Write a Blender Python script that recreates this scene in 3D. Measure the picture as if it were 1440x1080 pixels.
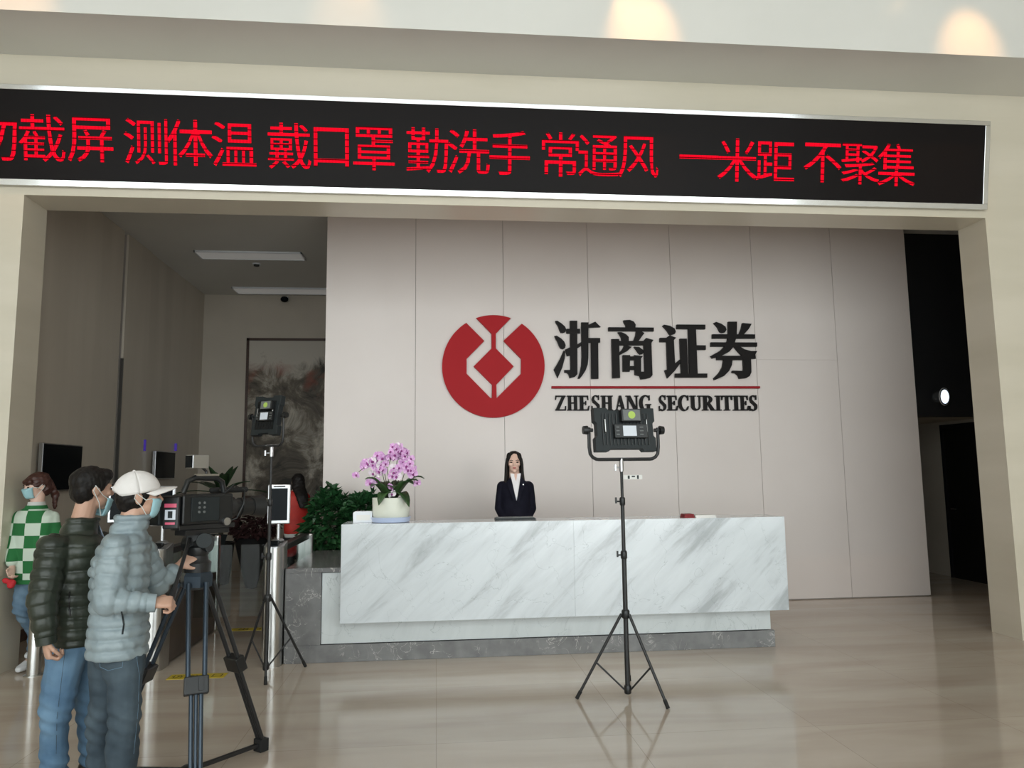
import bpy, bmesh, math, random
import numpy as np
from mathutils import Vector, Matrix

for o in list(bpy.data.objects):
    bpy.data.objects.remove(o)
SC = bpy.context.scene
COL = SC.collection
random.seed(7)
rng = np.random.default_rng(7)

# ------------------------------------------------------------------ camera
FPX = 1057.0                                   # focal length in pixels of the 1440x1080 frame
PITCH, YAW, ROLL = [math.radians(a) for a in (6.79, 5.78, -0.66)]
CAM = np.array([0.0, 0.0, 1.62])
def cam_axes():
    f = np.array([math.sin(YAW)*math.cos(PITCH), math.cos(YAW)*math.cos(PITCH), math.sin(PITCH)])
    r = np.array([math.cos(YAW), -math.sin(YAW), 0.0])
    u = np.cross(r, f)
    c, s = math.cos(ROLL), math.sin(ROLL)
    return c*r+s*u, -s*r+c*u, f
AR, AU, AF = cam_axes()
cam = bpy.data.cameras.new('camera')
cam.sensor_width = 36.0
cam.lens = FPX/1440*36.0
cam.clip_start = 0.05
camo = bpy.data.objects.new('camera', cam)
COL.objects.link(camo)
mw = Matrix.Identity(4)
for i in range(3):
    mw[i][0], mw[i][1], mw[i][2], mw[i][3] = AR[i], AU[i], -AF[i], CAM[i]
camo.matrix_world = mw
SC.camera = camo

def ray(x, y):
    return AR*(x-720) + AU*(540-y) + AF*FPX
def PY(x, y, Y):                               # pixel on the plane Y = const
    d = ray(x, y); return CAM + d*(Y-CAM[1])/d[1]
def PX(x, y, X):
    d = ray(x, y); return CAM + d*(X-CAM[0])/d[0]
def PZ(x, y, z=0.0):
    d = ray(x, y); return CAM + d*(z-CAM[2])/d[2]

# ------------------------------------------------------------------ light and exposure
SC.view_settings.view_transform = 'Standard'
SC.view_settings.look = 'None'
SC.view_settings.gamma = 1.0
SC.view_settings.use_curve_mapping = False
SC.view_settings.exposure = 0.9
world = bpy.data.worlds.new('overcast_day')
SC.world = world
world.use_nodes = True
bg = world.node_tree.nodes['Background']
bg.inputs[0].default_value = (0.97, 0.98, 1.0, 1)
bg.inputs[1].default_value = 2.6
WINDOW_Y = -5.0                                 # glazed street front behind the camera
pl = bpy.data.lights.new('window_front_offscreen', 'AREA')
pl.shape = 'RECTANGLE'; pl.size = 18.0; pl.size_y = 6.2
pl.cycles.is_portal = True
plo = bpy.data.objects.new('window_front_offscreen', pl)
plo.location = (0, WINDOW_Y-0.15, 3.2)
plo.rotation_euler = (math.radians(90), 0, 0)    # portal opens into the lobby
COL.objects.link(plo)

# ------------------------------------------------------------------ materials
MATS = {}
def nmat(name, col, rough=0.5, metal=0.0, spec=0.5, coat=0.0, emis=None, estr=0.0):
    m = bpy.data.materials.new(name)
    m.use_nodes = True
    b = m.node_tree.nodes['Principled BSDF']
    b.inputs['Base Color'].default_value = (*col, 1)
    b.inputs['Roughness'].default_value = rough
    b.inputs['Metallic'].default_value = metal
    b.inputs['Specular IOR Level'].default_value = spec
    b.inputs['Coat Weight'].default_value = coat
    if emis:
        b.inputs['Emission Color'].default_value = (*emis, 1)
        b.inputs['Emission Strength'].default_value = estr
    MATS[name] = m
    return m
def nodes(m):
    return m.node_tree.nodes, m.node_tree.links, m.node_tree.nodes['Principled BSDF']
def varied(name, c1, c2, scale=4.0, rough=0.5, stretch=(1, 1, 1), bump=0.0, bscale=60.0, detail=4, lo=0.35, hi=0.65, rot=(0, 0, 0), **kw):
    """noise mixed between two colours, with an optional fine bump"""
    m = nmat(name, c1, rough, **kw)
    N, L, b = nodes(m)
    tc = N.new('ShaderNodeTexCoord')
    mp = N.new('ShaderNodeMapping'); mp.inputs['Scale'].default_value = stretch; mp.inputs['Rotation'].default_value = rot
    L.new(tc.outputs['Object'], mp.inputs['Vector'])
    nz = N.new('ShaderNodeTexNoise'); nz.inputs['Scale'].default_value = scale; nz.inputs['Detail'].default_value = detail
    L.new(mp.outputs[0], nz.inputs['Vector'])
    cr = N.new('ShaderNodeValToRGB')
    cr.color_ramp.elements[0].position = lo; cr.color_ramp.elements[1].position = hi
    cr.color_ramp.elements[0].color = (*c1, 1); cr.color_ramp.elements[1].color = (*c2, 1)
    L.new(nz.outputs['Fac'], cr.inputs[0]); L.new(cr.outputs[0], b.inputs['Base Color'])
    if bump:
        n2 = N.new('ShaderNodeTexNoise'); n2.inputs['Scale'].default_value = bscale; n2.inputs['Detail'].default_value = 3
        L.new(tc.outputs['Object'], n2.inputs['Vector'])
        bp = N.new('ShaderNodeBump'); bp.inputs['Strength'].default_value = bump; bp.inputs['Distance'].default_value = 0.01
        L.new(n2.outputs['Fac'], bp.inputs['Height']); L.new(bp.outputs[0], b.inputs['Normal'])
    return m

varied('wall_stone', (0.64, 0.585, 0.475), (0.70, 0.64, 0.53), 1.2, 0.28, stretch=(0.35, 0.35, 2.5))
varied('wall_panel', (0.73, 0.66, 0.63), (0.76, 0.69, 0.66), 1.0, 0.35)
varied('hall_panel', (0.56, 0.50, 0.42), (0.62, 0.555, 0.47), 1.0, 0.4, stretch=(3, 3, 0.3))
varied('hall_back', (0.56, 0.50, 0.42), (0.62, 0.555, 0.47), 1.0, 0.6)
varied('ceiling_paint', (0.70, 0.69, 0.66), (0.73, 0.72, 0.69), 1.0, 0.6)
varied('soffit_gloss', (0.74, 0.73, 0.69), (0.78, 0.77, 0.73), 0.8, 0.18, stretch=(1, 1, 1))
varied('joint', (0.30, 0.27, 0.24), (0.34, 0.30, 0.27), 5.0, 0.8)
nmat('black_paint', (0.008, 0.008, 0.010), 0.6)
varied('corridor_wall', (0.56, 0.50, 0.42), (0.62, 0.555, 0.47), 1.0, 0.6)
nmat('dark_door', (0.010, 0.010, 0.009), 0.5)
nmat('chrome', (0.82, 0.83, 0.84), 0.10, 1.0)
varied('steel', (0.56, 0.56, 0.55), (0.66, 0.66, 0.65), 3.0, 0.28, stretch=(40, 40, 0.5), metal=1.0)
nmat('aluminium', (0.55, 0.56, 0.58), 0.35, 1.0)
nmat('black_metal', (0.018, 0.018, 0.019), 0.42)
nmat('black_plastic', (0.012, 0.013, 0.014), 0.38)
nmat('charcoal_plastic', (0.020, 0.025, 0.027), 0.5, spec=0.3)
nmat('tripod_blue_grey', (0.055, 0.075, 0.10), 0.4, 0.6)
nmat('rubber', (0.012, 0.012, 0.012), 0.8)
nmat('screen_black', (0.006, 0.008, 0.010), 0.12, spec=0.06)
nmat('led_face', (0.010, 0.008, 0.008), 0.35, spec=0.08)
nmat('sign_black', (0.014, 0.012, 0.012), 0.5, spec=0.12)
nmat('sign_red', (0.42, 0.016, 0.022), 0.5, spec=0.12)
nmat('line_red', (0.34, 0.018, 0.025), 0.5, spec=0.12)
nmat('white_plastic', (0.78, 0.80, 0.84), 0.35)
nmat('paper', (0.80, 0.79, 0.76), 0.7)
nmat('red_card', (0.22, 0.03, 0.035), 0.6, spec=0.2)
varied('pot_cream', (0.74, 0.76, 0.66), (0.78, 0.80, 0.71), 3, 0.25)
nmat('saucer_blue', (0.52, 0.60, 0.80), 0.3)
varied('orchid_leaf', (0.018, 0.050, 0.016), (0.045, 0.10, 0.03), 8, 0.35)
nmat('orchid_stem', (0.06, 0.05, 0.03), 0.6)
varied('petal', (0.66, 0.30, 0.66), (0.86, 0.60, 0.84), 40, 0.5)
nmat('petal_pale', (0.88, 0.80, 0.86), 0.5)
nmat('blossom_lip', (0.25, 0.03, 0.20), 0.5)
varied('shrub_leaf', (0.010, 0.060, 0.018), (0.035, 0.12, 0.04), 6, 0.45)
nmat('soil', (0.03, 0.022, 0.015), 0.9)
varied('dark_leaf', (0.018, 0.050, 0.018), (0.035, 0.085, 0.030), 8, 0.5)
varied('plum_leaf', (0.050, 0.022, 0.024), (0.085, 0.038, 0.036), 8, 0.5)
nmat('dark_pot', (0.014, 0.014, 0.015), 0.5, spec=0.25)
nmat('lamp_diffuser', (0.8, 0.8, 0.79), 0.5, emis=(1.0, 0.98, 0.95), estr=0.05)
nmat('warm_lens', (0.9, 0.8, 0.6), 0.4, emis=(1.0, 0.62, 0.30), estr=6.0)
nmat('cold_lens', (0.8, 0.88, 1.0), 0.2, emis=(0.72, 0.84, 1.0), estr=0.9)
nmat('violet_lamp', (0.05, 0.03, 0.2), 0.4, emis=(0.16, 0.08, 0.9), estr=0.10)
nmat('panel_diffuser', (0.9, 0.9, 0.9), 0.5, emis=(1.0, 0.97, 0.94), estr=16.0)
nmat('lcd', (0.4, 0.42, 0.45), 0.2, emis=(0.62, 0.68, 0.74), estr=0.2)
nmat('lcd_red', (0.5, 0.1, 0.15), 0.2, emis=(0.75, 0.10, 0.20), estr=0.14)
nmat('green_label', (0.45, 0.62, 0.12), 0.5)
nmat('grey_label', (0.16, 0.17, 0.17), 0.5)
varied('yellow_sticker', (0.62, 0.46, 0.03), (0.66, 0.50, 0.05), 9, 0.45)
nmat('sticker_ink', (0.02, 0.02, 0.02), 0.6)
varied('dark_wood', (0.060, 0.030, 0.022), (0.085, 0.045, 0.032), 5, 0.4, stretch=(1, 1, 8))
varied('cabinet_side', (0.060, 0.045, 0.038), (0.085, 0.065, 0.055), 4, 0.3)
# people
varied('skin', (0.56, 0.33, 0.235), (0.62, 0.38, 0.28), 12, 0.5)
varied('skin_pale', (0.68, 0.45, 0.36), (0.73, 0.50, 0.41), 12, 0.5)
varied('hair_black', (0.008, 0.007, 0.007), (0.018, 0.015, 0.013), 60, 0.5, stretch=(3, 3, 0.4), spec=0.2)
varied('hair_brown', (0.035, 0.012, 0.010), (0.075, 0.026, 0.018), 60, 0.45, stretch=(3, 3, 0.4))
varied('puffer_green', (0.022, 0.028, 0.020), (0.034, 0.042, 0.030), 8, 0.42, bump=0.25, bscale=35)
varied('puffer_grey', (0.25, 0.31, 0.34), (0.31, 0.375, 0.40), 8, 0.42, bump=0.25, bscale=35)
varied('jeans_blue', (0.075, 0.15, 0.25), (0.15, 0.26, 0.38), 5, 0.85, bump=0.3, bscale=22)
varied('jeans_dark', (0.030, 0.048, 0.066), (0.075, 0.105, 0.13), 5, 0.85, bump=0.3, bscale=22)
varied('jeans_pale', (0.10, 0.17, 0.25), (0.16, 0.25, 0.34), 5, 0.85, bump=0.3, bscale=22)
varied('cap_white', (0.78, 0.745, 0.725), (0.84, 0.80, 0.78), 6, 0.8, bump=0.15, bscale=120)
nmat('mask_blue', (0.36, 0.60, 0.66), 0.8)
nmat('mask_white', (0.75, 0.80, 0.78), 0.8)
varied('shirt_blue', (0.52, 0.60, 0.72), (0.58, 0.66, 0.78), 10, 0.8)
nmat('shirt_white', (0.80, 0.78, 0.80), 0.8)
varied('suit_navy', (0.006, 0.006, 0.013), (0.010, 0.010, 0.019), 12, 0.8, spec=0.15)
nmat('shoe_white', (0.66, 0.67, 0.68), 0.6)
nmat('shoe_black', (0.015, 0.015, 0.015), 0.5)
varied('jacket_red', (0.45, 0.020, 0.015), (0.60, 0.035, 0.02), 8, 0.6)
nmat('cloth_white', (0.62, 0.62, 0.60), 0.8)
nmat('cloth_black', (0.012, 0.012, 0.013), 0.8)
nmat('lips', (0.45, 0.12, 0.11), 0.45)
nmat('eye_dark', (0.018, 0.012, 0.010), 0.2)
nmat('red_cloth', (0.55, 0.02, 0.03), 0.7)
nmat('zip_metal', (0.5, 0.5, 0.5), 0.3, 1.0)

def marble_floor():
    m = nmat('floor_marble', (0.5, 0.42, 0.33), 0.10, spec=0.42)
    N, L, b = nodes(m)
    tc = N.new('ShaderNodeTexCoord')
    mp = N.new('ShaderNodeMapping'); mp.inputs['Scale'].default_value = (0.25, 1.3, 1); mp.inputs['Rotation'].default_value = (0, 0, 0.12)
    L.new(tc.outputs['Object'], mp.inputs['Vector'])
    nz = N.new('ShaderNodeTexNoise'); nz.inputs['Scale'].default_value = 2.2; nz.inputs['Detail'].default_value = 7; nz.inputs['Distortion'].default_value = 0.6
    L.new(mp.outputs[0], nz.inputs['Vector'])
    cr = N.new('ShaderNodeValToRGB')
    e = cr.color_ramp.elements
    e[0].position = 0.30; e[0].color = (0.50, 0.41, 0.335, 1)
    e[1].position = 0.70; e[1].color = (0.64, 0.565, 0.48, 1)
    k = e.new(0.5); k.color = (0.58, 0.495, 0.41, 1)
    L.new(nz.outputs['Fac'], cr.inputs[0])
    br = N.new('ShaderNodeTexBrick')
    br.offset = 0.0
    br.inputs['Scale'].default_value = 1.0
    br.inputs['Brick Width'].default_value = 1.2; br.inputs['Row Height'].default_value = 1.2
    br.inputs['Mortar Size'].default_value = 0.0022
    br.inputs['Color1'].default_value = (1, 1, 1, 1); br.inputs['Color2'].default_value = (0.94, 0.94, 0.94, 1)
    br.inputs['Mortar'].default_value = (0.72, 0.70, 0.68, 1)
    L.new(tc.outputs['Object'], br.inputs['Vector'])
    mx = N.new('ShaderNodeMix'); mx.data_type = 'RGBA'; mx.blend_type = 'MULTIPLY'; mx.inputs[0].default_value = 1.0
    L.new(cr.outputs[0], mx.inputs[6]); L.new(br.outputs['Color'], mx.inputs[7])
    L.new(mx.outputs[2], b.inputs['Base Color'])
marble_floor()

def white_marble(name, base, vein, angle=0.75, dark=0.55):
    m = nmat(name, base, 0.10, spec=0.5)
    N, L, b = nodes(m)
    tc = N.new('ShaderNodeTexCoord')
    mp = N.new('ShaderNodeMapping'); mp.vector_type = 'TEXTURE'
    mp.inputs['Rotation'].default_value = (0, -angle, 0)
    mp.inputs['Scale'].default_value = (1.5, 1.5, 0.28)
    L.new(tc.outputs['Object'], mp.inputs['Vector'])
    nz = N.new('ShaderNodeTexNoise'); nz.inputs['Scale'].default_value = 1.5; nz.inputs['Detail'].default_value = 9; nz.inputs['Roughness'].default_value = 0.62; nz.inputs['Distortion'].default_value = 0.35
    L.new(mp.outputs[0], nz.inputs['Vector'])
    cr = N.new('ShaderNodeValToRGB')
    e = cr.color_ramp.elements
    e[0].position = 0.34; e[0].color = (*[v*dark for v in vein], 1)
    e[1].position = 0.60; e[1].color = (*base, 1)
    k = e.new(0.47); k.color = (*[(v+w)/2 for v, w in zip(base, vein)], 1)
    L.new(nz.outputs['Fac'], cr.inputs[0])
    # short dark veins
    n2 = N.new('ShaderNodeTexNoise'); n2.inputs['Scale'].default_value = 2.6; n2.inputs['Detail'].default_value = 5; n2.inputs['Distortion'].default_value = 1.2
    L.new(tc.outputs['Object'], n2.inputs['Vector'])
    c2 = N.new('ShaderNodeValToRGB')
    f = c2.color_ramp.elements
    f[0].position = 0.497; f[0].color = (1, 1, 1, 1)
    f[1].position = 0.503; f[1].color = (1, 1, 1, 1)
    g = f.new(0.50); g.color = (0.72, 0.74, 0.74, 1)
    L.new(n2.outputs['Fac'], c2.inputs[0])
    mx = N.new('ShaderNodeMix'); mx.data_type = 'RGBA'; mx.blend_type = 'MULTIPLY'; mx.inputs[0].default_value = 1.0
    L.new(cr.outputs[0], mx.inputs[6]); L.new(c2.outputs[0], mx.inputs[7])
    L.new(mx.outputs[2], b.inputs['Base Color'])
white_marble('slab_marble', (0.66, 0.705, 0.74), (0.545, 0.585, 0.615), dark=0.74)
white_marble('base_marble', (0.66, 0.70, 0.71), (0.60, 0.64, 0.65), angle=1.3, dark=0.95)

def grey_stone():
    m = nmat('grey_stone', (0.2, 0.2, 0.2), 0.16)
    N, L, b = nodes(m)
    tc = N.new('ShaderNodeTexCoord')
    nz = N.new('ShaderNodeTexNoise'); nz.inputs['Scale'].default_value = 9; nz.inputs['Detail'].default_value = 6
    L.new(tc.outputs['Object'], nz.inputs['Vector'])
    cr = N.new('ShaderNodeValToRGB')
    cr.color_ramp.elements[0].position = 0.3; cr.color_ramp.elements[0].color = (0.145, 0.145, 0.148, 1)
    cr.color_ramp.elements[1].position = 0.7; cr.color_ramp.elements[1].color = (0.215, 0.215, 0.215, 1)
    L.new(nz.outputs['Fac'], cr.inputs[0])
    n2 = N.new('ShaderNodeTexNoise'); n2.inputs['Scale'].default_value = 5; n2.inputs['Detail'].default_value = 6; n2.inputs['Distortion'].default_value = 2.2
    L.new(tc.outputs['Object'], n2.inputs['Vector'])
    c2 = N.new('ShaderNodeValToRGB')
    f = c2.color_ramp.elements
    f[0].position = 0.488; f[0].color = (0, 0, 0, 1)
    f[1].position = 0.512; f[1].color = (0, 0, 0, 1)
    g = f.new(0.50); g.color = (0.8, 0.8, 0.8, 1)
    L.new(n2.outputs['Fac'], c2.inputs[0])
    n3 = N.new('ShaderNodeTexNoise'); n3.inputs['Scale'].default_value = 4
    L.new(tc.outputs['Object'], n3.inputs['Vector'])
    mu = N.new('ShaderNodeMath'); mu.operation = 'MULTIPLY'
    L.new(c2.outputs[0], mu.inputs[0])
    c3 = N.new('ShaderNodeValToRGB'); c3.color_ramp.elements[0].position = 0.48; c3.color_ramp.elements[1].position = 0.6
    L.new(n3.outputs['Fac'], c3.inputs[0]); L.new(c3.outputs[0], mu.inputs[1])
    mx = N.new('ShaderNodeMix'); mx.data_type = 'RGBA'
    L.new(mu.outputs[0], mx.inputs[0]); L.new(cr.outputs[0], mx.inputs[6]); mx.inputs[7].default_value = (0.62, 0.60, 0.56, 1)
    L.new(mx.outputs[2], b.inputs['Base Color'])
grey_stone()

def led_mat():
    m = nmat('led_red', (0.02, 0, 0), 0.5, spec=0.0, emis=(1.0, 0.004, 0.022), estr=1.0)
    N, L, b = nodes(m)
    tc = N.new('ShaderNodeTexCoord')
    sp = N.new('ShaderNodeSeparateXYZ'); L.new(tc.outputs['Object'], sp.inputs[0])
    def band(out, per, duty):
        a = N.new('ShaderNodeMath'); a.operation = 'MULTIPLY'; a.inputs[1].default_value = 1/per; L.new(out, a.inputs[0])
        f = N.new('ShaderNodeMath'); f.operation = 'FRACT'; L.new(a.outputs[0], f.inputs[0])
        c = N.new('ShaderNodeMath'); c.operation = 'LESS_THAN'; c.inputs[1].default_value = duty; L.new(f.outputs[0], c.inputs[0])
        return c.outputs[0]
    h = band(sp.outputs['Z'], 0.060, 0.86)
    v = band(sp.outputs['X'], 0.0125, 0.80)
    mu = N.new('ShaderNodeMath'); mu.operation = 'MULTIPLY'; L.new(h, mu.inputs[0]); L.new(v, mu.inputs[1])
    ms = N.new('ShaderNodeMath'); ms.operation = 'MULTIPLY_ADD'; ms.inputs[1].default_value = 0.62; ms.inputs[2].default_value = 0.05
    L.new(mu.outputs[0], ms.inputs[0]); L.new(ms.outputs[0], b.inputs['Emission Strength'])
led_mat()

def glass_mat(name, tint, fac, mul=0.9):
    """thin clear pane: mostly transparent, with a sharp fresnel reflection"""
    m = bpy.data.materials.new(name); m.use_nodes = True
    nt = m.node_tree; nt.nodes.clear()
    out = nt.nodes.new('ShaderNodeOutputMaterial')
    tr = nt.nodes.new('ShaderNodeBsdfTransparent'); tr.inputs[0].default_value = (*tint, 1)
    gl = nt.nodes.new('ShaderNodeBsdfGlossy'); gl.inputs['Roughness'].default_value = 0.02
    fr = nt.nodes.new('ShaderNodeFresnel'); fr.inputs[0].default_value = 1.45
    mu = nt.nodes.new('ShaderNodeMath'); mu.operation = 'MULTIPLY_ADD'; mu.inputs[1].default_value = mul; mu.inputs[2].default_value = fac
    mx = nt.nodes.new('ShaderNodeMixShader')
    nt.links.new(fr.outputs[0], mu.inputs[0]); nt.links.new(mu.outputs[0], mx.inputs[0])
    nt.links.new(tr.outputs[0], mx.inputs[1]); nt.links.new(gl.outputs[0], mx.inputs[2])
    nt.links.new(mx.outputs[0], out.inputs[0])
    MATS[name] = m
glass_mat('clear_glass', (0.90, 0.93, 0.92), 0.02)
glass_mat('barrier_glass', (0.84, 0.87, 0.86), 0.0, 0.35)

def checker_mat():
    m = nmat('checker_knit', (0.5, 0.6, 0.5), 0.9)
    N, L, b = nodes(m)
    tc = N.new('ShaderNodeTexCoord')
    mp = N.new('ShaderNodeMapping')
    mp.inputs['Scale'].default_value = (1/0.125, 0, 1/0.105)
    mp.inputs['Location'].default_value = (0.25, 0.5, 0.15)
    L.new(tc.outputs['Object'], mp.inputs['Vector'])
    ck = N.new('ShaderNodeTexChecker'); ck.inputs['Scale'].default_value = 1.0
    ck.inputs['Color1'].default_value = (0.60, 0.70, 0.60, 1); ck.inputs['Color2'].default_value = (0.020, 0.16, 0.045, 1)
    L.new(mp.outputs[0], ck.inputs['Vector']); L.new(ck.outputs[0], b.inputs['Base Color'])
checker_mat()
nmat('knit_green', (0.020, 0.16, 0.045), 0.9)

def painting_mat():
    m = nmat('ink_landscape', (0.4, 0.36, 0.3), 0.6)
    N, L, b = nodes(m)
    tc = N.new('ShaderNodeTexCoord')
    n1 = N.new('ShaderNodeTexNoise'); n1.inputs['Scale'].default_value = 1.6; n1.inputs['Detail'].default_value = 10; n1.inputs['Roughness'].default_value = 0.7; n1.inputs['Distortion'].default_value = 0.8
    L.new(tc.outputs['Object'], n1.inputs['Vector'])
    sp = N.new('ShaderNodeSeparateXYZ'); L.new(tc.outputs['Object'], sp.inputs[0])
    # mountains stay below z = 0.75 (object space, metres from the picture's centre)
    mr = N.new('ShaderNodeMapRange'); mr.inputs[1].default_value = 1.05; mr.inputs[2].default_value = 0.80
    za = N.new('ShaderNodeMath'); za.operation = 'MULTIPLY_ADD'; za.inputs[1].default_value = 1.3; L.new(n1.outputs['Fac'], za.inputs[0]); zs_ = N.new('ShaderNodeMath'); zs_.operation = 'ADD'; zs_.inputs[1].default_value = -0.65; L.new(sp.outputs['Z'], zs_.inputs[0]); L.new(zs_.outputs[0], za.inputs[2])
    L.new(za.outputs[0], mr.inputs[0])
    cr = N.new('ShaderNodeValToRGB')
    e = cr.color_ramp.elements
    e[0].position = 0.36; e[0].color = (0.04, 0.034, 0.028, 1)
    e[1].position = 0.66; e[1].color = (0.66, 0.60, 0.51, 1)
    k = e.new(0.49); k.color = (0.17, 0.14, 0.105, 1)
    L.new(n1.outputs['Fac'], cr.inputs[0])
    n2 = N.new('ShaderNodeTexNoise'); n2.inputs['Scale'].default_value = 1.3; n2.inputs['Detail'].default_value = 4
    L.new(tc.outputs['Object'], n2.inputs['Vector'])
    r2 = N.new('ShaderNodeValToRGB'); r2.color_ramp.elements[0].position = 0.50; r2.color_ramp.elements[1].position = 0.62
    L.new(n2.outputs['Fac'], r2.inputs[0])
    up = N.new('ShaderNodeMapRange'); up.inputs[1].default_value = 0.0; up.inputs[2].default_value = 0.6
    L.new(sp.outputs['Z'], up.inputs[0])
    mm = N.new('ShaderNodeMath'); mm.operation = 'MULTIPLY'; L.new(r2.outputs[0], mm.inputs[0]); L.new(up.outputs[0], mm.inputs[1])
    mx = N.new('ShaderNodeMix'); mx.data_type = 'RGBA'
    L.new(mm.outputs[0], mx.inputs[0]); L.new(cr.outputs[0], mx.inputs[6]); mx.inputs[7].default_value = (0.34, 0.075, 0.045, 1)
    mx2 = N.new('ShaderNodeMix'); mx2.data_type = 'RGBA'
    L.new(mr.outputs[0], mx2.inputs[0]); mx2.inputs[6].default_value = (0.60, 0.55, 0.48, 1); L.new(mx.outputs[2], mx2.inputs[7])
    L.new(mx2.outputs[2], b.inputs['Base Color'])
painting_mat()

# ------------------------------------------------------------------ mesh helpers
def V(*a): return np.array(a, float)
def unit(v):
    v = np.asarray(v, float); return v/np.linalg.norm(v)
def frame_of(d):
    d = unit(d)
    a = V(0, 0, 1) if abs(d[2]) < 0.9 else V(1, 0, 0)
    x = unit(np.cross(a, d)); y = np.cross(d, x)
    return x, y, d

class MB:
    def __init__(s): s.v = []; s.f = []
    def add(s, vs, fs):
        n = len(s.v); s.v += [tuple(map(float, p)) for p in vs]; s.f += [tuple(i+n for i in f) for f in fs]; return s
    def box(s, a, b):
        x0, y0, z0 = np.minimum(a, b); x1, y1, z1 = np.maximum(a, b)
        vs = [(x0, y0, z0), (x1, y0, z0), (x1, y1, z0), (x0, y1, z0), (x0, y0, z1), (x1, y0, z1), (x1, y1, z1), (x0, y1, z1)]
        return s.add(vs, [(0, 3, 2, 1), (4, 5, 6, 7), (0, 1, 5, 4), (1, 2, 6, 5), (2, 3, 7, 6), (3, 0, 4, 7)])
    def obox(s, c, x, y, z, hx, hy, hz):
        """box about c along unit axes x y z with half sizes"""
        c = np.asarray(c, float); vs = []
        for k in (-1, 1):
            for i, j in ((-1, -1), (1, -1), (1, 1), (-1, 1)):
                vs.append(c + np.asarray(x)*hx*i + np.asarray(y)*hy*j + np.asarray(z)*hz*k)
        return s.add(vs, [(0, 3, 2, 1), (4, 5, 6, 7), (0, 1, 5, 4), (1, 2, 6, 5), (2, 3, 7, 6), (3, 0, 4, 7)])
    def cyl(s, a, b, r, r2=None, n=16, capped=True):
        r2 = r if r2 is None else r2
        a = np.asarray(a, float); b = np.asarray(b, float); x, y, d = frame_of(b-a)
        vs = []
        for p, q in ((a, r), (b, r2)):
            for i in range(n):
                t = 2*math.pi*i/n; vs.append(p + (x*math.cos(t)+y*math.sin(t))*q)
        fs = [(i, (i+1) % n, n+(i+1) % n, n+i) for i in range(n)]
        if capped: fs += [tuple(range(n-1, -1, -1)), tuple(range(n, 2*n))]
        return s.add(vs, fs)
    def tube(s, pts, r, n=8):
        pts = [np.asarray(p, float) for p in pts]; rs = r if hasattr(r, '__len__') else [r]*len(pts)
        vs = []; px = None
        for i, p in enumerate(pts):
            d = unit(pts[min(i+1, len(pts)-1)] - pts[max(i-1, 0)])
            if px is None: x, y, _ = frame_of(d)
            else:
                x = unit(px - d*np.dot(px, d)); y = np.cross(d, x)
            px = x
            for k in range(n):
                t = 2*math.pi*k/n; vs.append(p + (x*math.cos(t)+y*math.sin(t))*rs[i])
        fs = []
        for i in range(len(pts)-1):
            for k in range(n):
                fs.append((i*n+k, i*n+(k+1) % n, (i+1)*n+(k+1) % n, (i+1)*n+k))
        fs += [tuple(range(n-1, -1, -1)), tuple(range((len(pts)-1)*n, len(pts)*n))]
        return s.add(vs, fs)
    def lathe(s, c, prof, n=24, sx=1.0, sy=1.0):
        """profile of (r, z) about a vertical axis through c"""
        vs = []
        for r, z in prof:
            for i in range(n):
                t = 2*math.pi*i/n; vs.append((c[0]+r*sx*math.cos(t), c[1]+r*sy*math.sin(t), c[2]+z))
        fs = []
        for j in range(len(prof)-1):
            for i in range(n):
                fs.append((j*n+i, j*n+(i+1) % n, (j+1)*n+(i+1) % n, (j+1)*n+i))
        fs += [tuple(range(n-1, -1, -1)), tuple(range((len(prof)-1)*n, len(prof)*n))]
        return s.add(vs, fs)
    def ell(s, c, x, y, z, rx, ry, rz, nu=18, nv=12):
        c = np.asarray(c, float); x = np.asarray(x)*rx; y = np.asarray(y)*ry; z = np.asarray(z)*rz
        vs = [c-z]
        for j in range(1, nv):
            p = -math.pi/2+math.pi*j/nv
            for i in range(nu):
                t = 2*math.pi*i/nu; vs.append(c + x*math.cos(t)*math.cos(p)+y*math.sin(t)*math.cos(p)+z*math.sin(p))
        vs.append(c+z)
        fs = [(0, 1+(i+1) % nu, 1+i) for i in range(nu)]
        for j in range(nv-2):
            for i in range(nu):
                fs.append((1+j*nu+i, 1+j*nu+(i+1) % nu, 1+(j+1)*nu+(i+1) % nu, 1+(j+1)*nu+i))
        k = 1+(nv-2)*nu
        fs += [(k+i, k+(i+1) % nu, k+nu) for i in range(nu)]
        return s.add(vs, fs)
    def cap(s, a, b, ra, rb, n=14):
        """tapered capsule"""
        a = np.asarray(a, float); b = np.asarray(b, float); d = unit(b-a)
        pts = []; rs = []
        for q in (80, 60, 35, 12):
            t = math.radians(q); pts.append(a-d*ra*math.sin(t)); rs.append(ra*math.cos(t))
        for q in (0.0, 0.25, 0.5, 0.75, 1.0):
            pts.append(a+(b-a)*q); rs.append(ra+(rb-ra)*q)
        for q in (12, 35, 60, 80):
            t = math.radians(q); pts.append(b+d*rb*math.sin(t)); rs.append(rb*math.cos(t))
        return s.tube(pts, rs, n)
    def loft(s, secs, n=28, power=2.3):
        """closed loft of super-elliptic sections (centre, xdir, ydir, rx, ry)"""
        vs = []
        for c, x, y, rx, ry in secs:
            for i in range(n):
                t = 2*math.pi*i/n; ct, st = math.cos(t), math.sin(t)
                u = math.copysign(abs(ct)**(2/power), ct)*rx; w = math.copysign(abs(st)**(2/power), st)*ry
                vs.append(np.asarray(c)+np.asarray(x)*u+np.asarray(y)*w)
        fs = []
        for j in range(len(secs)-1):
            for i in range(n):
                fs.append((j*n+i, j*n+(i+1) % n, (j+1)*n+(i+1) % n, (j+1)*n+i))
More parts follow.
